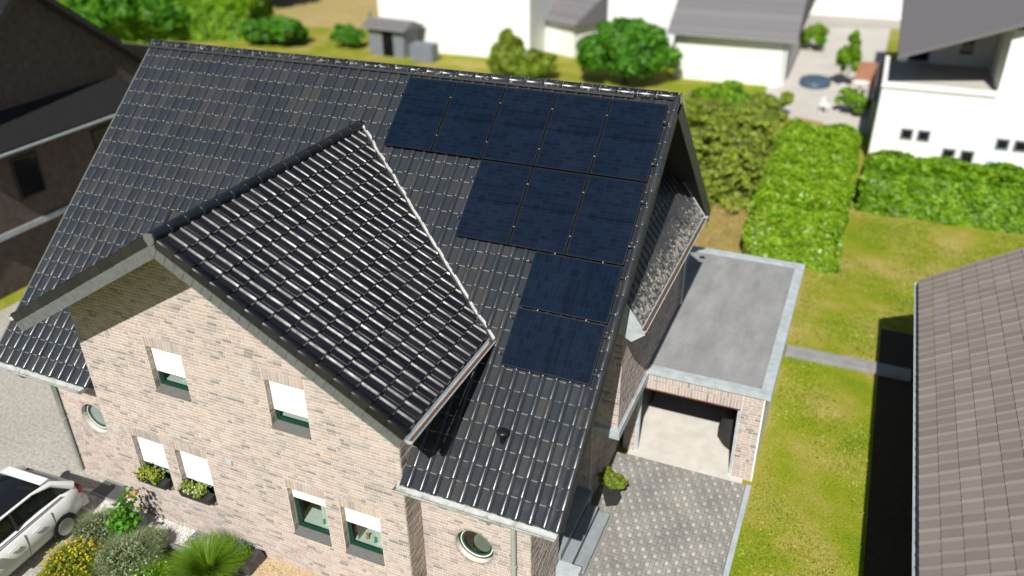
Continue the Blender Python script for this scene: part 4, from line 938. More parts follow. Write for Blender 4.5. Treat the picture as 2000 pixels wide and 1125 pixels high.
def hedge(label, x0, x1, y0, y1, h, nleaf, size, m_, rz=0.0, group=None, rnd=.25, core='leaf_dark'):
    cx, cy = (x0+x1)/2, (y0+y1)/2; t = thing('hedge', label, 'hedge', (cx, cy, 0), rz, group); w, l = (x1-x0)/2, (y1-y0)/2
    A = np.array([2*w*2*l, 2*w*h, 2*w*h, 2*l*h, 2*l*h]); f = rng.choice(5, nleaf, p=A/A.sum()); u, v = rng.uniform(-1, 1, nleaf), rng.uniform(-1, 1, nleaf); P = np.zeros((nleaf, 3)); Q = np.zeros((nleaf, 3))
    for k, (fn, nn) in enumerate(((lambda u, v: (u*w, v*l, h+0*u), (0, 0, 1)), (lambda u, v: (u*w, -l+0*u, (v+1)/2*h), (0, -1, 0)), (lambda u, v: (u*w, l+0*u, (v+1)/2*h), (0, 1, 0)), (lambda u, v: (-w+0*u, u*l, (v+1)/2*h), (-1, 0, 0)), (lambda u, v: (w+0*u, u*l, (v+1)/2*h), (1, 0, 0)))):
        i = f == k; P[i] = np.stack(fn(u[i], v[i]), 1); Q[i] = nn
    # rounded shoulders, lumps, and leaves at different depths
    ex = np.clip((np.abs(P[:, 0])-(w-.4))/.4, 0, 1); ey = np.clip((np.abs(P[:, 1])-(l-.4))/.4, 0, 1); ez = np.clip((P[:, 2]-(h-.4))/.4, 0, 1)
    cut = np.maximum(ex, ey)*ez; P[:, 2] -= cut*.22; P[:, 0] *= 1-.22*cut*ex/max(w, .5); P[:, 1] *= 1-.22*cut*ey/max(l, .5)
    d = rng.uniform(0, 1, nleaf)**2*.22 - .10*np.sin(P[:, 0]*3.1+P[:, 1]*1.9)*np.sin(P[:, 1]*2.3+P[:, 2]*2.9); Q2 = Q+np.array((0, 0, .35)); P = P - Q*d[:, None]
    link('foliage', leaf_mesh('foliage', P, Q2, size, [M[m_]], None, 1.9, .55), t)
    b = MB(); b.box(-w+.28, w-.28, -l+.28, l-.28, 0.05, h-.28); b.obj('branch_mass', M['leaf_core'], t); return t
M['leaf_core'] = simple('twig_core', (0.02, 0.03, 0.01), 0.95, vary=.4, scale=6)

# laurel hedge behind the garage
hedge('bright green clipped laurel hedge just behind the garage', 6.3, 9.5, 12.2, 22.0, 2.45, 66000, .11, 'leaf_hedge')
# olive conifers between house and hedge
def conifer(label, x, y, h, r, nb, ph):
    t = thing('conifer', label, 'shrub', (x, y, 0), 0, 'olive conifers behind the house'); P = []; Q = []; b = MB(); R = random.Random(int(ph*100))
    b.tube([(0, 0, 0), (.03, .02, h*.5), (0, 0, h)], [.09, .06, .02], 8)
    for k in range(nb):
        z = h*R.uniform(.06, .98); l = r*(1.12-z/h*.72)*R.uniform(.6, 1.1); a = R.uniform(0, 2*math.pi); d = np.array((math.cos(a), math.sin(a), R.uniform(-.05, .45))); s = np.array((0, 0, z))
        e = s+d*l; mid = (s+e)/2+np.array((0, 0, .1)); b.tube([s, mid, e], [.022, .014, .005], 5)
        n_ = 120; tt = rng.uniform(.2, 1.08, n_); side = np.array((-d[1], d[0], 0)); p = s+np.outer(tt, d*l)+np.outer(rng.normal(0, .16, n_)*(1.1-tt*.5), side)*l*.8; p[:, 2] += rng.normal(0, .05, n_)-.12*tt**2*l
        P.append(p); Q.append(np.tile((d[0]*.3, d[1]*.3, .8), (n_, 1)))
    link('foliage', leaf_mesh('foliage', np.concatenate(P), np.concatenate(Q), .06, [M['leaf_conifer']], None, 3.0, .55), t); b.obj('branch', M['bark'], t)
conifer('olive conifer nearest to the dark roof verge', 3.1, 17.3, 2.7, 1.9, 130, .3); conifer('olive conifer close against the left side of the laurel hedge', 5.0, 17.6, 2.6, 1.7, 130, 1.3)
conifer('olive conifer at the back beside the pink flowers', 2.7, 22.5, 2.6, 2.1, 120, 2.3); conifer('olive conifer at the back near the far end of the laurel hedge', 5.0, 21.6, 2.5, 1.8, 120, 3.1); conifer('small olive conifer at the edge of the dry lawn', 3.4, 14.6, 1.2, 1.1, 70, 4.1)
conifer('olive conifer furthest back with sandy ground behind', 4.4, 25.3, 2.0, 1.8, 90, 5.1)
t = bush('pink flowering hydrangea above the right end of the roof ridge', (0.9, 29.5), (.75, .7, .55), 1500, .10, 'leaf_mid', 'hydrangea', 'bush', None, .7)
d = rng.normal(0, 1, (700, 3)); d /= np.linalg.norm(d, axis=1)[:, None]; d[:, 2] = abs(d[:, 2]); k_ = np.sin(d[:, 0]*5)*np.sin(d[:, 1]*6) > -.1
link('blossom', leaf_mesh('blossom', np.array((0, 0, .55))+d[k_]*np.array((.8, .75, .62)), d[k_], .07, [M['petal_pink']], None, 1.2), t)
# big hedge behind the right lawn
hedge('long dark green hedge across the back of the right lawn', 9.9, 24, 18.2, 20.6, 2.0, 26000, .15, 'leaf_mid', 0.0)
bush('round dark green tree in front of the white houses', (-4.6, 34.0), (3.15, 2.7, 1.9), 16000, .22, 'leaf_dark', 'round_tree', 'tree', None, 1.1)
bush('pale lime bush left of the round dark green tree', (-11.0, 32.5), (2.3, 1.6, .95), 5000, .2, 'leaf_lime', ph=2.2)
bush('tall pale lime bush against the long white house', (-12.3, 33.8), (1.0, .9, 1.3), 3000, .2, 'leaf_lime', ph=3.2)
bush('dark bush at the edge of the dry field, left one', (-31.9, 35.0), (2.7, 1.9, 1.0), 5000, .24, 'leaf_dark', ph=.5); bush('small dark bush at the edge of the dry field, right one', (-26.3, 36.0), (1.4, 1.2, .8), 3000, .22, 'leaf_dark', ph=1.5)
hedge('tall bright green hedge at the upper left beyond the dark roof', -62, -35, 29.5, 36.5, 2.6, 22000, .32, 'leaf_mid', .42); bush('broad green tree above the upper left hedge', (-49, 47), (9, 7, 3.6), 14000, .42, 'leaf_mid', 'broad_tree', 'tree', None, 2.7)
bush('orange green shrub beside the left end of the roof ridge', (-34.5, 25.5), (1.5, 1.5, 1.0), 2500, .22, 'leaf_mid', ph=4.4)
bush('dark leafy tree at the far upper left corner', (-44, 33), (5, 4, 2.4), 9000, .3, 'leaf_dark', 'broad_tree', 'tree', None, .2)
bush('tall narrow shrub beside the terracotta patio wall', (8.2, 37.5), (.75, .75, 1.6), 2500, .16, 'leaf_mid', ph=5.2); bush('low round shrub on the pale patio near the grey fence', (8.9, 32.0), (.9, .8, .7), 2200, .15, 'leaf_mid', ph=6.0)
bush('green shrub behind the olive conifers, left', (2.4, 29.3), (2.0, 1.2, .9), 3500, .17, 'leaf_mid', ph=6.6); bush('green shrub behind the olive conifers, right by the sandy path', (4.9, 29.8), (1.3, 1.0, .7), 2500, .16, 'leaf_lime', ph=7.1)
bush('small green shrub at the far corner of the laurel hedge', (7.3, 22.6), (.8, .8, .7), 2200, .14, 'leaf_mid', ph=7.7); bush('green shrub at the top of the pale patio', (5.5, 47), (1.2, 1.0, 1.0), 1800, .2, 'leaf_mid', ph=8.3)

n_ = 60000; P = np.stack([rng.uniform(8.62, 17.5, n_), rng.uniform(-8.5, 18, n_), rng.uniform(.01, .05, n_)], 1); k_ = np.sin(P[:, 0]*1.7+np.sin(P[:, 1]*.9)*1.5)+np.sin(P[:, 1]*1.3+P[:, 0]) + rng.normal(0, .6, n_) > -.1; P = P[k_ & ((P[:, 0] < 11.1) | (P[:, 1] > 9.0)) & ((P[:, 0] > 9.6) | (P[:, 1] < 12.0))]
M['leaf_turf'] = leaf_mat('turf_blade', [(0, (0.20, 0.31, 0.012)), (0.6, (0.32, 0.38, 0.03)), (1, (0.52, 0.46, 0.14))], 0.6, 0.4)
o = link('grass', leaf_mesh('grass', P, np.tile((0, -.8, .6), (len(P), 1)), .032, [M['leaf_turf']], None, 2.6, .7)); tag(o, 'uneven tufts of grass on the right lawn beside the garage', 'grass', None, 'stuff')
n_ = 9000; P = np.stack([rng.uniform(3.1, 6.2, n_), rng.uniform(7.4, 18, n_), rng.uniform(.01, .04, n_)], 1)
M['leaf_dry'] = leaf_mat('dry_blade', [(0, (0.26, 0.20, 0.05)), (0.7, (0.40, 0.30, 0.11)), (1, (0.22, 0.26, 0.04))], 0.7, 0.2)
o = link('grass', leaf_mesh('grass', P, np.tile((0, -.8, .6), (n_, 1)), .035, [M['leaf_dry']], None, 2.6, .7)); tag(o, 'dry straw coloured grass between the garage and the conifers', 'grass', None, 'stuff')
# ------------------------------------------------------------------ neighbouring buildings
def far_window(parent, x0, x1, z0, z1, y, out=-1, axis='x', m_=None):
    f = MB(); e = .07
    def bx(mb, a, b, c, d, q0, q1):
        if axis == 'x': mb.box(a, b, min(q0, q1), max(q0, q1), c, d)
        else: mb.box(min(q0, q1), max(q0, q1), a, b, c, d)
    for a, b, c, d in ((x0, x0+e, z0, z1), (x1-e, x1, z0, z1), (x0+e, x1-e, z0, z0+e), (x0+e, x1-e, z1-e, z1)): bx(f, a, b, c, d, y, y+out*.04)
    w = f.obj('window', m_ or M['white'], parent); g = MB(); bx(g, x0+e, x1-e, z0+e, z1-e, y+out*.004, y+out*.02); g.obj('pane', M['dark_glass'], w); return w
def gabled(name, label, cx, cy, rz, lx, ly, he, hr, ov, wallm, roofm, tiled=True):
    """ridge along local y; local x is across"""
    t = thing(name, label, 'house', (cx, cy, 0), rz); w, l = lx/2, ly/2; b = MB(); sl = (hr-he)/w
    b.add([(-w, -l, 0), (w, -l, 0), (w, -l, he), (0, -l, hr), (-w, -l, he), (-w, l, 0), (w, l, 0), (w, l, he), (0, l, hr), (-w, l, he)], [(0, 1, 2, 3, 4), (9, 8, 7, 6, 5), (0, 4, 9, 5), (1, 6, 7, 2), (0, 5, 6, 1)]); b.obj('wall', wallm, t)
    an = math.atan(sl); L_ = (w+ov)/math.cos(an); r = MB(); tl = MB()
    for sg in (-1, 1):
        F = lambda y, s, h: Vector((sg*(s*math.cos(an)+h*math.sin(an)), y, hr+.02-s*math.sin(an)+h*math.cos(an)))
        v = [F(y, s, h) for h in (.0, .16) for s in (0, L_) for y in (-l-ov, l+ov)]
        r.add(v, [(0, 2, 3, 1), (4, 5, 7, 6), (0, 1, 5, 4), (2, 6, 7, 3), (0, 4, 6, 2), (1, 3, 7, 5)])
        if tiled:
            n_ = int(L_/.36)
            for k in range(n_):
                s1 = L_-(n_-1-k)*.36
                nc = int((2*l+2*ov)/.30)
                for j in range(nc):
                    y0 = -l-ov+(2*l+2*ov)*j/nc; y1 = y0+(2*l+2*ov)/nc
                    q = [F(y0, s1-.38, .165), F(y0, s1, .180), F((y0*.3+y1*.7), s1, .183), F((y0*.3+y1*.7), s1-.38, .168), F(y1-.02, s1, .203), F(y1-.02, s1-.38, .188), F(y1, s1, .180), F(y1, s1-.38, .165), F(y0, s1, .155), F(y1, s1, .155)]
                    if sg > 0: tl.add(q, [(0, 1, 2, 3), (3, 2, 4, 5), (5, 4, 6, 7), (1, 8, 9, 6, 4, 2)])
                    else: tl.add(q, [(3, 2, 1, 0), (5, 4, 2, 3), (7, 6, 4, 5), (2, 4, 6, 9, 8, 1)])
    ro = r.obj('roof', roofm if not tiled else M['soffit'], t)
    if tiled: o = tl.obj('roof_tiles', roofm, ro); o['kind'] = 'stuff'
    c = MB(); c.tube([(0, -l-ov, hr+.16), (0, l+ov, hr+.16)], .13, 8); c.obj('ridge', roofm, ro)
    return t
# left neighbour, a dark brick house of the same kind
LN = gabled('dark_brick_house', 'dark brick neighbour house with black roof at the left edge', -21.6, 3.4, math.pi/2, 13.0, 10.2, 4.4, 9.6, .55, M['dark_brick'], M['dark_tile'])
# its right end is local -y after the turn: pent roof band, gutter, windows
b_ = MB(); yl = -5.1
for k in range(20):
    b_.box(-6.2+k*.5, -6.2+k*.5+.47, yl-.02-.0, yl-.018, 3.8, 3.81)
pt = MB(); pt.add([(-4.2, yl-.001, 6.0), (3.2, yl-.001, 6.0), (3.2, yl-.95, 5.05), (-4.2, yl-.95, 5.05), (-4.2, yl-.001, 5.8), (3.2, yl-.001, 5.8), (3.2, yl-.95, 4.85), (-4.2, yl-.95, 4.85)], [(0, 3, 2, 1), (4, 5, 6, 7), (3, 7, 6, 2), (0, 4, 7, 3), (1, 2, 6, 5)])
pr_ = pt.obj('pent_roof', M['dark_tile'], LN); gutter('gutter', (-4.3, yl-1.03, 5.0), (3.3, yl-1.03, 5.0), .09, pr_, M['zinc_light'], None, (0, -1, 0))
box_obj('bay', M['dark_brick'], -4.0, 3.0, yl-.62, yl-.002, 2.4, 5.1, LN); box_obj('bay_skirt', M['zinc'], -4.05, 3.05, yl-.68, yl-.003, 2.2, 2.39, LN)
for a in (-2.4, .9): far_window(LN, a, a+1.0, 3.2, 4.6, yl-.622, -1, 'x', M['soffit'])
far_window(LN, 3.6, 4.6, 0.9, 2.2, yl-.002, -1, 'x', M['soffit']); far_window(LN, -5.6, -4.6, .9, 2.2, yl-.002, -1, 'x', M['soffit'])
# right neighbour with the brown roof
RN = gabled('brown_roofed_house', 'house with a long brown tiled roof at the right edge', 17.4, -1.6, 0.0, 10.4, 15.6, 3.1, 6.4, .5, M['plaster'], M['brown_tile'])
gutter('gutter', (-5.78, 8.3, 2.86), (-5.78, -8.3, 2.86), .10, RN, M['zinc_light'], None, (-1, 0, 0)); b_ = MB(); b_.tube([(-5.72, 7.6, 2.8), (-5.3, 7.6, 2.4), (-5.28, 7.6, 0)], .05, 10); b_.obj('downpipe', M['zinc'], RN)
for y in (-6, -2.5, 1.5, 5): far_window(RN, y, y+1.1, .9, 2.2, -5.2, -1, 'y')
an = math.atan(3.3/5.2)
for y, s in ((-3.6, 3.6), (2.2, 3.3)):
    b_ = MB(); F = lambda yy, ss, h: Vector((-(ss*math.cos(an)+h*math.sin(an)), yy, 6.42-ss*math.sin(an)+h*math.cos(an)))
    v = [F(yy, ss, h) for h in (.17, .29) for ss in (s, s+1.2) for yy in (y, y+.8)]; b_.add(v, [(0, 2, 3, 1), (4, 5, 7, 6), (0, 1, 5, 4), (2, 6, 7, 3), (0, 4, 6, 2), (1, 3, 7, 5)]); w = b_.obj('roof_window', M['zinc'], RN)
    b_ = MB(); v = [F(yy, ss, h) for h in (.28, .30) for ss in (s+.1, s+1.1) for yy in (y+.1, y+.7)]; b_.add(v, [(0, 2, 3, 1), (4, 5, 7, 6), (0, 1, 5, 4), (2, 6, 7, 3), (0, 4, 6, 2), (1, 3, 7, 5)]); b_.obj('pane', M['dark_glass'], w)
# low grey wall crossing the right lawn
lw = box_obj('low_wall', M['conc_grey'], 8.56, 12.0, 6.15, 6.65, 0, .14, None, .02); tag(lw, 'low grey concrete edging wall crossing the right lawn', 'wall'); lw.rotation_euler = (0, 0, 0)
# white house at the upper right with a flat extension
WC = thing('white_house', 'white gabled house with grey roof and flat white extension, upper right', 'house', (14, 28, 0))
def wob(o): o.parent = WC; o.matrix_parent_inverse = Matrix.Translation((-14, -28, 0)); return o
wob(box_obj('extension', M['plaster'], 10.0, 19.5, 24.3, 29.5, 0, 3.62)); wob(box_obj('terrace', M['patio'], 10.1, 14.6, 24.5, 29.4, 3.621, 3.66)); b_ = MB(); b_.box(9.95, 14.55, 24.22, 24.42, 3.621, 3.85); b_.box(9.95, 10.15, 24.43, 29.5, 3.621, 3.85); wob(b_.obj('parapet', M['plaster']))
wob(box_obj('upper_storey', M['plaster'], 14.55, 19.5, 24.5, 29.6, 3.63, 6.4)); wob(box_obj('upper_storey', M['plaster'], 10.9, 19.5, 29.61, 42, 0, 5.3))
b_ = MB(); sl = .38
v = [(10.35, 23.9, 4.95), (15.6, 23.9, 6.95), (15.6, 43, 6.95), (10.35, 43, 4.95), (10.35, 23.9, 5.12), (15.6, 23.9, 7.12), (15.6, 43, 7.12), (10.35, 43, 5.12), (20.9, 23.9, 4.95), (20.9, 43, 4.95), (20.9, 23.9, 5.12), (20.9, 43, 5.12)]
b_.add(v, [(4, 5, 6, 7), (0, 3, 2, 1), (0, 1, 5, 4), (3, 7, 6, 2), (0, 4, 7, 3), (5, 10, 11, 6), (1, 2, 9, 8), (1, 8, 10, 5), (9, 2, 6, 11), (8, 9, 11, 10)]); wob(b_.obj('roof', M['grey_tile']))
for a in (11.15, 11.85, 15.0, 15.7): wob(far_window(None, a, a+.52, 1.35, 1.85, 24.298, -1, 'x', M['fence_grey']))
for a in (13.0, 13.75): wob(far_window(None, a, a+.55, 0, 1.15, 24.298, -1, 'x', M['fence_grey']))
wob(far_window(None, 11.0, 11.9, 3.67, 5.2, 29.608, -1, 'x', M['fence_grey'])); wob(far_window(None, 13.1, 13.8, 4.1, 5.1, 29.608))
tag(box_obj('water_butt', M['light_blue'], 14.75, 15.4, 23.2, 23.8, 0, 1.0, None, .08), 'light blue water butt before the white extension at upper right', 'barrel')
b_ = MB()
fc = thing('grey_fence', 'dark grey privacy fence running back beside the pale patio', 'fence', (9.8, 33, 0))
for k in range(24): o = box_obj('board', M['fence_grey'], -.03, .03, -4.6+k*.38, -4.6+k*.38+.365, .05, 1.75, fc)
for k in range(5): box_obj('post', M['zinc'], .031, .12, -4.6+k*2.2, -4.5+k*2.2, 0, 1.8, fc)
# houses along the top
def slab_house(name, label, x0, x1, y0, y1, h, wallm, rz=0.0, roofh=0, roofm=None, axis='x', ov=.4):
    cx, cy = (x0+x1)/2, (y0+y1)/2; t = thing(name, label, 'house', (cx, cy, 0), rz); w, l = (x1-x0)/2, (y1-y0)/2
    box_obj('wall', wallm, -w, w, -l, l, 0, h, t)
    if roofh:
        b = MB(); w2, l2 = w+ov, l+ov
        if axis == 'x': v = [(-w2, -l2, h+.002), (w2, -l2, h+.002), (w2, l2, h+.002), (-w2, l2, h+.002), (-w2, 0, h+roofh), (w2, 0, h+roofh)]; f = [(0, 1, 5, 4), (2, 3, 4, 5), (0, 4, 3), (1, 2, 5), (3, 2, 1, 0)]
        else: v = [(-w2, -l2, h+.002), (w2, -l2, h+.002), (w2, l2, h+.002), (-w2, l2, h+.002), (0, -l2, h+roofh), (0, l2, h+roofh)]; f = [(0, 1, 4), (2, 3, 5), (0, 4, 5, 3), (1, 2, 5, 4), (3, 2, 1, 0)]
        b.add(v, f); ro = b.obj('roof', roofm, t)
        nn = 12
        if axis == 'x':
            for k in range(nn):
                q = k/nn; yy = -l2*(1-q); zz = h+.002+roofh*q; bb = MB(); bb.add([(-w2, yy, zz+.05), (w2, yy, zz+.05), (w2, yy+l2/nn+.05, zz+roofh/nn+.03), (-w2, yy+l2/nn+.05, zz+roofh/nn+.03), (-w2, yy, zz-.02), (w2, yy, zz-.02)], [(0, 1, 2, 3), (4, 5, 1, 0)]); bb.obj('tile_course', roofm, ro)
    else:
        b = MB()
        for a0, a1, c0, c1 in ((-w-.03, w+.03, -l-.03, -l+.2), (-w-.03, w+.03, l-.2, l+.03), (-w-.03, -w+.2, -l+.2, l-.2), (w-.2, w+.03, -l+.2, l-.2)): b.box(a0, a1, c0, c1, h+.001, h+.25)
        b.obj('parapet', roofm or M['zinc_light'], t)
    return t
HA = slab_house('white_house', 'long white house with flat roof at the top, left of the small grey roof', -24.0, -12.2, 36.8, 46, 4.4, M['plaster'], .0, 0, M['zinc_light'])
slab_house('white_annex', 'small white annex with a dark grey pitched roof at the top centre', -13.4, -8.4, 39.6, 44.6, 2.2, M['plaster'], -.45, 1.7, M['grey_tile'], 'x')
HB = slab_house('white_house', 'white house with a broad plain grey roof at the top right of centre', -2.2, 4.5, 36.2, 50, 2.9, M['plaster'], .02, 4.6, M['grey_tile'], 'x', .5)
gutter('gutter', (-3.85, -7.46, 2.86), (3.85, -7.46, 2.86), .09, HB, M['zinc'], None, (0, -1, 0)); b_ = MB(); b_.tube([(3.2, -7.45, 2.78), (3.2, -6.98, 2.4), (3.2, -6.98, 0)], .05, 8); b_.obj('downpipe', M['zinc'], HB)
slab_house('white_house', 'narrow white house between the round tree and the broad grey roof', -7.6, -2.9, 39.5, 52, 4.4, M['plaster'], 0, 0, M['grey_tile'])
slab_house('cream_house', 'cream house at the top edge behind the small annex', -15, -8.8, 56, 66, 4.2, M['plaster_cream'], 0, 2.5, M['grey_tile'])
slab_house('white_house', 'white house at the top edge behind the pale patio', 3.5, 13.5, 60.5, 70, 5.5, M['plaster'], 0, 2.5, M['grey_tile'])
bush('lime green tree at the top edge between the patio houses', (1.8, 56), (1.6, 1.5, 1.2), 2500, .25, 'leaf_lime', ph=9.1)
tag(box_obj('patio_wall', M['terracotta'], 8.6, 10.4, 38.6, 39.0, 0, 1.3), 'terracotta wall at the back of the pale patio', 'wall')
# furniture: oval dark pool, table, parasol
b_ = MB(); b_.lathe([(.001, .32), (.8, .32), (.88, .34), (.92, .30), (.92, 0)], (0, 0, 0), 28); o = b_.obj('paddling_pool', M['pool']); o.location = (6.4, 37.6, .006); o.scale = (1.0, 1.25, 1); tag(o, 'dark round paddling pool on the pale patio', 'pool')
t = thing('garden_table', 'white round garden table at the end of the grey fence', 'table', (9.0, 36.3, .004)); b_ = MB(); b_.lathe([(.001, .72), (.5, .72), (.52, .74), (.5, .76), (.001, .76)], (0, 0, 0), 24); b_.obj('tabletop', M['white'], t); b_ = MB(); b_.lathe([(.25, 0), (.06, .05), (.05, .72)], (0, 0, 0), 12); b_.obj('leg', M['white'], t)
def far_chair(x, y, rz, label):
    t = thing('garden_chair', label, 'chair', (x, y, .004), rz); box_obj('seat', M['white'], -.22, .22, -.22, .22, .42, .46, t); box_obj('backrest', M['white'], -.22, .22, .19, .23, .46, .9, t)
    for sx in (-.19, .19):
        for sy in (-.19, .19): box_obj('leg', M['white'], sx-.02, sx+.02, sy-.02, sy+.02, 0, .419, t)
far_chair(8.3, 35.0, 2.4, 'white garden chair on the pale patio nearer the laurel hedge'); far_chair(7.5, 31.8, 1.0, 'white garden chair beside the low round patio shrub')
t = thing('closed_parasol', 'closed teal parasol standing before the long white house', 'parasol', (-25.0, 37.2, 0)); b_ = MB(); b_.tube([(0, 0, 0), (0, 0, 2.6)], .03, 8); b_.obj('pole', M['zinc'], t); b_ = MB(); b_.lathe([(.08, 1.1), (.2, 1.2), (.13, 2.0), (.02, 2.55)], (0, 0, 0), 12); b_.obj('canopy', M['teal'], t); b_ = MB(); b_.lathe([(.001, .1), (.3, .1), (.32, 0)], (0, 0, 0), 14); b_.obj('base', M['conc_grey'], t)
gs = slab_house('garden_shed', 'grey garden shed before the long white house', -23.6, -20.6, 34.6, 36.4, 1.9, M['fence_grey'], -.1, .5, M['grey_tile']); gs['category'] = 'shed'
box_obj('door', M['dark'], -.3, .6, -.93, -.902, 0, 1.7, gs)
gb = box_obj('storage_box', M['fence_grey'], -19.9, -18.2, 33.9, 34.9, 0, 1.2, None, .05); tag(gb, 'dark grey storage box beside the grey garden shed', 'box')

# ------------------------------------------------------------------ front garden
gs_ = sheet('gravel_strip', M['gravel'], [(-6.6, -6.25), (-4.76, -5.65), (-4.74, -6.17), (-1.1, -6.17), (-1.1, -6.72), (-4.9, -6.72), (-6.6, -6.6)], .010); structure(gs_)
n_ = 5200; P = np.stack([rng.uniform(-6.4, -1.1, n_), rng.uniform(-6.72, -6.18, n_), rng.uniform(.012, .03, n_)], 1); P = P[(P[:, 0] > -4.9) | (P[:, 1] > -6.6)]
o = link('gravel', leaf_mesh('gravel', P, np.tile((0, 0, 1.), (len(P), 1)), .035, [M['gravel']], None, 1.1, .6)); tag(o, 'white decorative gravel along the foot of the gable wall', 'gravel', None, 'stuff')
n_ = 3500; P = np.stack([rng.uniform(-.78, 2.9, n_), rng.uniform(-8.5, -6.2, n_), rng.uniform(.01, .025, n_)], 1)
o = link('gravel', leaf_mesh('gravel', P, np.tile((0, 0, 1.), (len(P), 1)), .035, [M['gravel_tan']], None, 1.1, .6)); tag(o, 'tan gravel at the right of the ornamental grass', 'gravel', None, 'stuff')
def light_well(x0, x1, y0, y1, rz, label, n_):
    t = thing('light_well', label, 'grate', ((x0+x1)/2, (y0+y1)/2, .012), rz); w, l = (x1-x0)/2, (y1-y0)/2; b = MB()
    for a, c, d, e in ((-w, w, -l, -l+.03), (-w, w, l-.03, l), (-w, -w+.03, -l+.03, l-.03), (w-.03, w, -l+.03, l-.03)): b.box(a, c, d, e, 0, .035)
    b.obj('frame', M['grate'], t); box_obj('shaft', M['dark'], -w+.031, w-.031, -l+.031, l-.031, 0, .006, t)
    for k in range(n_): x = -w+.03+(2*w-.06)*(k+.5)/n_; box_obj('bar', M['grate'], x-.006, x+.006, -l+.031, l-.031, .007, .033, t)
light_well(-6.0, -5.1, -6.22, -5.72, .0, 'galvanised light well grate near the left downpipe', 18); light_well(-2.75, -2.05, -6.62, -6.18, 0, 'galvanised light well grate beside the ornamental grass', 16)
for k in range(8):
    o = box_obj('edging_stone', M['conc_grey'], -4.85+.47*k, -4.85+.47*k+.46, -6.80, -6.735, 0, .09, None, .008); tag(o, 'grey edging stone of the planted bed, '+('first by the rose bush end', 'second from the rose bush end', 'third from the rose bush end', 'fourth in the row from the left', 'fifth in the row from the left', 'third from the fountain grass end', 'second from the fountain grass end', 'last by the fountain grass')[k], 'edging stone', 'edging stones of the planted bed')
es = MB(); es.add([(-1.1, -6.2, 0), (-.78, -6.2, 0), (-.78, -6.75, 0), (-1.1, -6.75, 0), (-1.05, -6.24, .22), (-.84, -6.26, .26), (-.86, -6.68, .2), (-1.06, -6.7, .18)], [(4, 7, 6, 5), (0, 4, 5, 1), (1, 5, 6, 2), (2, 6, 7, 3), (3, 7, 4, 0)]); o = es.obj('slate_stone', M['slate_dark']); tag(o, 'dark slate stone between the ornamental grass and the tan gravel', 'stone')
def blades(name, m_, n_, r, h, parent, lean=.9, w=.006, seg=4, base=.18):
    V = []; F = []; a = rng.uniform(0, 2*math.pi, n_); q = rng.uniform(.1, 1, n_)**.5; hh = h*rng.uniform(.75, 1.15, n_)
    for i in range(n_):
        d = np.array((math.cos(a[i]), math.sin(a[i]))); s = np.array((-d[1], d[0])); b0 = len(V)
        for k in range(seg+1):
            t = k/seg; p = d*(base*q[i]+lean*r*q[i]*t**1.5); z = hh[i]*(t*1.25-.55*q[i]*t*t); ww = w*(1-t*.9)
            V.append((p[0]-s[0]*ww, p[1]-s[1]*ww, z)); V.append((p[0]+s[0]*ww, p[1]+s[1]*ww, z))
        F += [(b0+2*k, b0+2*k+1, b0+2*k+3, b0+2*k+2) for k in range(seg)]
    me = bpy.data.meshes.new(name); me.from_pydata(V, [], F); me.materials.append(m_); me.update(); return link(name, me, parent)
t = thing('ornamental_grass', 'large bright green fountain grass in front of the gable wall', 'grass', (-1.62, -7.05, .008)); o = blades('blade_tuft', M['blade'], 3600, .78, .62, t, .95, .006, 5); wood('crown_base', (0, 0, 0), (0, 0, .12), .08, t, 3, .08)
def rose(x, y):
    t = thing('rose_bush', 'dark green rose bush with a peach rose near the left ground floor windows', 'bush', (x, y, .008)); R = random.Random(4); b = MB(); P = []
    for k in range(9):
        a = R.uniform(0, 6.28); e = Vector((math.cos(a)*R.uniform(.15, .5), math.sin(a)*R.uniform(.15, .42), R.uniform(.55, 1.25))); b.tube([(0, 0, 0), e*.5+Vector((0, 0, .08)), e], [.012, .009, .005], 6)
        n_ = 46; tt = rng.uniform(.3, 1.05, n_); P.append(np.outer(tt, e)+rng.normal(0, .085, (n_, 3)))
    b.obj('stem', M['bark'], t); P = np.concatenate(P); P[:, 2] = np.maximum(P[:, 2], .1); link('foliage', leaf_mesh('foliage', P, P*np.array((1, 1, .3))+np.array((0, 0, .6)), .085, [M['leaf_dark']], None, 1.5, .6), t)
    for c_, s_ in (((.28, .25, 1.2), .075), ((.16, .18, 1.12), .06)):
        d = rng.normal(0, 1, (40, 3)); d /= np.linalg.norm(d, axis=1)[:, None]; link('blossom', leaf_mesh('blossom', np.array(c_)+d*s_*.7, d, s_, [M['peach']], None, 1.1, .3), t)
rose(-4.05, -6.9)
def tuft(name, label, x, y, r, h, m_, n_, flower=None, nf=0, fs=.04, cat='plant'):
    t = thing(name, label, cat, (x, y, .008)); blades('stem_tuft', M[m_], n_, r, h, t, .85, .004, 3, r*.35)
    P = []; a = rng.uniform(0, 6.28, n_); q = rng.uniform(0, 1, n_)**.5
    P = np.stack([np.cos(a)*q*r*.95, np.sin(a)*q*r*.95, h*rng.uniform(.25, .95, n_)*(1.05-.45*q*q)], 1); link('foliage', leaf_mesh('foliage', P, np.tile((0, 0, 1.), (n_, 1)), .035, [M[m_]], None, 2.4, .9), t)
    if flower:
        a = rng.uniform(0, 6.28, nf); q = rng.uniform(0, 1, nf)**.5; P = np.stack([np.cos(a)*q*r, np.sin(a)*q*r, h*(1.12-.4*q*q)+rng.uniform(-.05, .06, nf)], 1); link('blossom', leaf_mesh('blossom', np.concatenate([P, P+rng.normal(0, .008, P.shape)]), np.tile((0, 0, 1.), (2*nf, 1)), fs, [M[flower]], None, 1.1, .45), t)
    return t
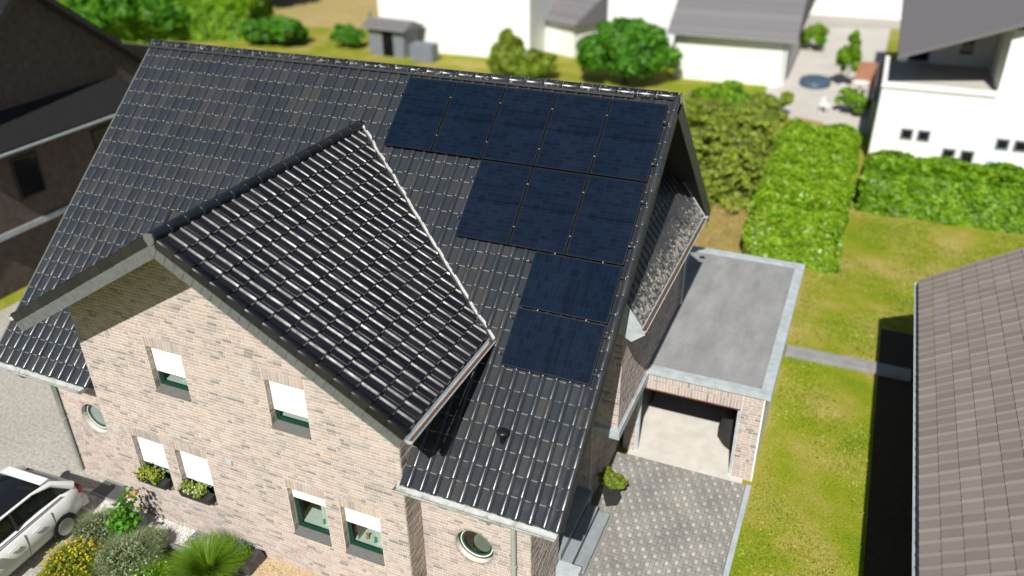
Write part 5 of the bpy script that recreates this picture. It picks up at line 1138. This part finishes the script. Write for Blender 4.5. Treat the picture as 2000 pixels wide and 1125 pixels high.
tuft('lavender', 'grey green lavender clump between the rose bush and the car', -4.5, -7.2, .6, .6, 'leaf_silver', 2800, 'petal_blue', 26, .02)
tuft('yellow_flowers', 'clump of bright yellow flowers beside the white car', -4.35, -8.05, .62, .5, 'leaf_lime', 2000, 'yellow', 210, .042)
tuft('yellow_flowers', 'lower yellow green clump at the bottom edge of the photo', -4.0, -8.7, .6, .4, 'leaf_lime', 1600, 'yellow', 60, .035)
tuft('herb_clump', 'feathery dark green clump in the middle of the bed', -3.35, -7.5, .72, .62, 'leaf_silver', 2200); tuft('daisy_clump', 'low clump dotted with white daisies left of the fountain grass', -2.7, -7.85, .62, .42, 'leaf_mid', 1800, 'petal_white', 60, .04)
tuft('grass_clump', 'small brownish grass clump at the foot of the wall right of the rose', -3.25, -6.95, .35, .45, 'leaf_silver', 700); tuft('blue_flowers', 'small blue flowers behind the fountain grass by the wall', -1.25, -6.45, .25, .4, 'leaf_mid', 500, 'petal_blue', 40, .03)
# window boxes
def window_box(x0, x1, z, m_, fl, label):
    t = thing('window_box', label, 'planter', ((x0+x1)/2, GY-.0, z)); w = (x1-x0)/2; b = MB(); b.add([(-w, -.17, 0), (w, -.17, 0), (w, .0, 0), (-w, .0, 0), (-w-.02, -.20, .17), (w+.02, -.20, .17), (w+.02, .02, .17), (-w-.02, .02, .17)], [(0, 3, 2, 1), (0, 1, 5, 4), (1, 2, 6, 5), (2, 3, 7, 6), (3, 0, 4, 7), (4, 5, 6, 7)]); b.obj('trough', M['pot'], t)
    n_ = 420; P = np.stack([rng.uniform(-w, w*.62, n_), rng.normal(-.10, .07, n_), .2+abs(rng.normal(0, .085, n_))], 1); link('foliage', leaf_mesh('foliage', P, np.tile((0, -.5, 1.), (n_, 1)), .055, [M[m_]], None, 1.5, .7), t)
    nf = 90; P = np.stack([rng.uniform(-w, w*.6, nf), rng.normal(-.13, .07, nf), .25+abs(rng.normal(0, .09, nf))], 1); link('blossom', leaf_mesh('blossom', P, np.tile((0, -.6, 1.), (nf, 1)), .036, [M[fl]], None, 1.1, .5), t)
window_box(-3.98, -3.2, 1.19, 'leaf_lime', 'peach', 'window box with yellow green foliage under the leftmost ground floor window'); window_box(-2.77, -1.98, 1.19, 'leaf_lime', 'petal_white', 'window box with white flowers under the second ground floor window from the left')
# potted shrub by the driveway
t = thing('potted_shrub', 'yellow green shrub in a square dark pot on the driveway by the entrance', 'plant', (5.60, -1.70, .02), .5); b_ = MB(); b_.add([(-.13, -.13, 0), (.13, -.13, 0), (.13, .13, 0), (-.13, .13, 0), (-.19, -.19, .34), (.19, -.19, .34), (.19, .19, .34), (-.19, .19, .34)], [(0, 3, 2, 1), (0, 1, 5, 4), (1, 2, 6, 5), (2, 3, 7, 6), (3, 0, 4, 7), (4, 5, 6, 7)]); b_.obj('pot', M['pot'], t)
crown('foliage', (0, 0, .58), (.34, .32, .30), 2200, .055, M['leaf_lime'], t, 1.0); wood('stem', (0, 0, .33), (0, 0, .62), .014, t, 6, .16)
# ------------------------------------------------------------------ white car
car = thing('white_car', 'white hatchback car parked at the lower left with its tail to the house', 'car', (-6.15, -8.75, .004), 0.04); b_ = MB()
ST_ = [(-2.05, .62, .45, .62), (-1.95, .80, .28, .74), (-1.4, .88, .22, .88), (-.7, .90, .20, .93), (.6, .90, .20, .96), (1.5, .89, .22, .98), (1.88, .84, .28, .98), (2.02, .72, .42, .90)]
def ring_(y, w, z0, z1):
    return [(-w*.86, y, z0), (w*.86, y, z0), (w*.97, y, z0+.12), (w, y, (z0+z1)/2), (w*.95, y, z1-.08), (w*.82, y, z1), (0, y, z1+.02), (-w*.82, y, z1), (-w*.95, y, z1-.08), (-w, y, (z0+z1)/2), (-w*.97, y, z0+.12)]
v = []; 
for s in ST_: v += ring_(*s)
nn = 11; f = [(i*nn+k, i*nn+(k+1) % nn, (i+1)*nn+(k+1) % nn, (i+1)*nn+k) for i in range(len(ST_)-1) for k in range(nn)]; f = [tuple(q[::-1]) for q in f]+[tuple(range(nn)), tuple(range((len(ST_))*nn-1, (len(ST_)-1)*nn-1, -1))]
b_.add(v, f, 0, True); b_.obj('body', M['car'], car)
gh = [(-.95, .74, .93, .935), (-.45, .70, .95, 1.28), (-.1, .64, .96, 1.43), (1.0, .63, .97, 1.44), (1.45, .66, .97, 1.38), (1.80, .72, .98, 1.05)]
def gr_(y, w, z0, z1): return [(-w*1.08, y, z0), (w*1.08, y, z0), (w, y, z1-.03), (w*.85, y, z1), (-w*.85, y, z1), (-w, y, z1-.03)]
b_ = MB(); v = []
for s in gh: v += gr_(*s)
f = [(i*6+k, (i+1)*6+k, (i+1)*6+(k+1) % 6, i*6+(k+1) % 6) for i in range(len(gh)-1) for k in range(6)]+[(5, 4, 3, 2, 1, 0)[::-1], tuple(range(30, 36))]
b_.add(v, f, 0, False); b_.obj('window_glass', M['dark_glass'], car)
b_ = MB(); 
b_.add([(-.56, -.25, 1.40), (.56, -.25, 1.40), (.60, .9, 1.46), (-.60, .9, 1.46), (-.56, 1.30, 1.435), (.56, 1.30, 1.435), (-.62, -.2, 1.36), (.62, -.2, 1.36), (.655, .9, 1.42), (-.655, .9, 1.42), (-.62, 1.3, 1.39), (.62, 1.3, 1.39)], [(0, 1, 2, 3), (3, 2, 5, 4), (1, 7, 8, 2), (2, 8, 11, 5), (0, 3, 9, 6), (3, 4, 10, 9)], 0, True); b_.obj('roof', M['dark_glass'], car)
for sg in (-1, 1):
    b_ = MB(); b_.tube([(sg*.77, -.92, .95), (sg*.70, -.42, 1.30), (sg*.635, -.08, 1.43), (sg*.635, 1.0, 1.435), (sg*.66, 1.42, 1.37), (sg*.74, 1.84, 1.02)], [.035, .035, .03, .03, .07, .10], 8); b_.obj('pillar', M['car'], car)
    for yy in (-1.3, 1.3):
        w = MB(); w.tube([(sg*.74, yy, .31), (sg*.905, yy, .31)], .31, 20); wo = w.obj('wheel', M['rubber'], car); r_ = MB(); r_.tube([(sg*.906, yy, .31), (sg*.915, yy, .31)], .2, 16); r_.obj('rim', M['alu'], wo)
    l_ = MB(); l_.box(sg*.70-.11, sg*.70+.11, 1.93, 2.0, .72, .92); l_.obj('tail_lamp', M['red'], car); h_ = MB(); h_.box(sg*.62-.14, sg*.62+.14, -2.02, -1.9, .58, .72); h_.obj('headlight', M['glass'], car)
    m_ = MB(); m_.box(sg*.9-.0, sg*1.02, -.62, -.45, .95, 1.08) if sg > 0 else m_.box(-1.02, -.9, -.62, -.45, .95, 1.08); m_.obj('wing_mirror', M['car'], car)
for sg in (-1, 1):
    for y, w in ((-.62, .90), (.42, .90), (1.12, .895)): b_ = MB(); b_.tube([(sg*w*.97, y-.02, .33), (sg*(w+.001), y, .58), (sg*w*.962, y, .87)], .006, 5); b_.obj('door_seam', M['rubber'], car)
    for y in (-.05, .55): b_ = MB(); b_.tube([(sg*.905, y+.22, .80), (sg*.912, y+.12, .81), (sg*.905, y+.02, .80)], .014, 6); b_.obj('door_handle', M['car'], car)
    b_ = MB(); b_.tube([(sg*.715, .42, .96), (sg*.645, .42, 1.42)], .03, 6); b_.obj('pillar', M['black_plastic'], car)
    b_ = MB(); b_.tube([(sg*.80, -.9, .955), (sg*.80, 1.5, .985)], .014, 6); b_.obj('window_trim', M['alu_dark'], car)
box_obj('number_plate', M['white'], -.26, .26, 2.02, 2.035, .5, .61, car); box_obj('bumper', M['car'], -.78, .78, 1.9, 2.09, .3, .55, car, .03); box_obj('spoiler', M['car'], -.58, .58, 1.28, 1.5, 1.40, 1.45, car, .015)
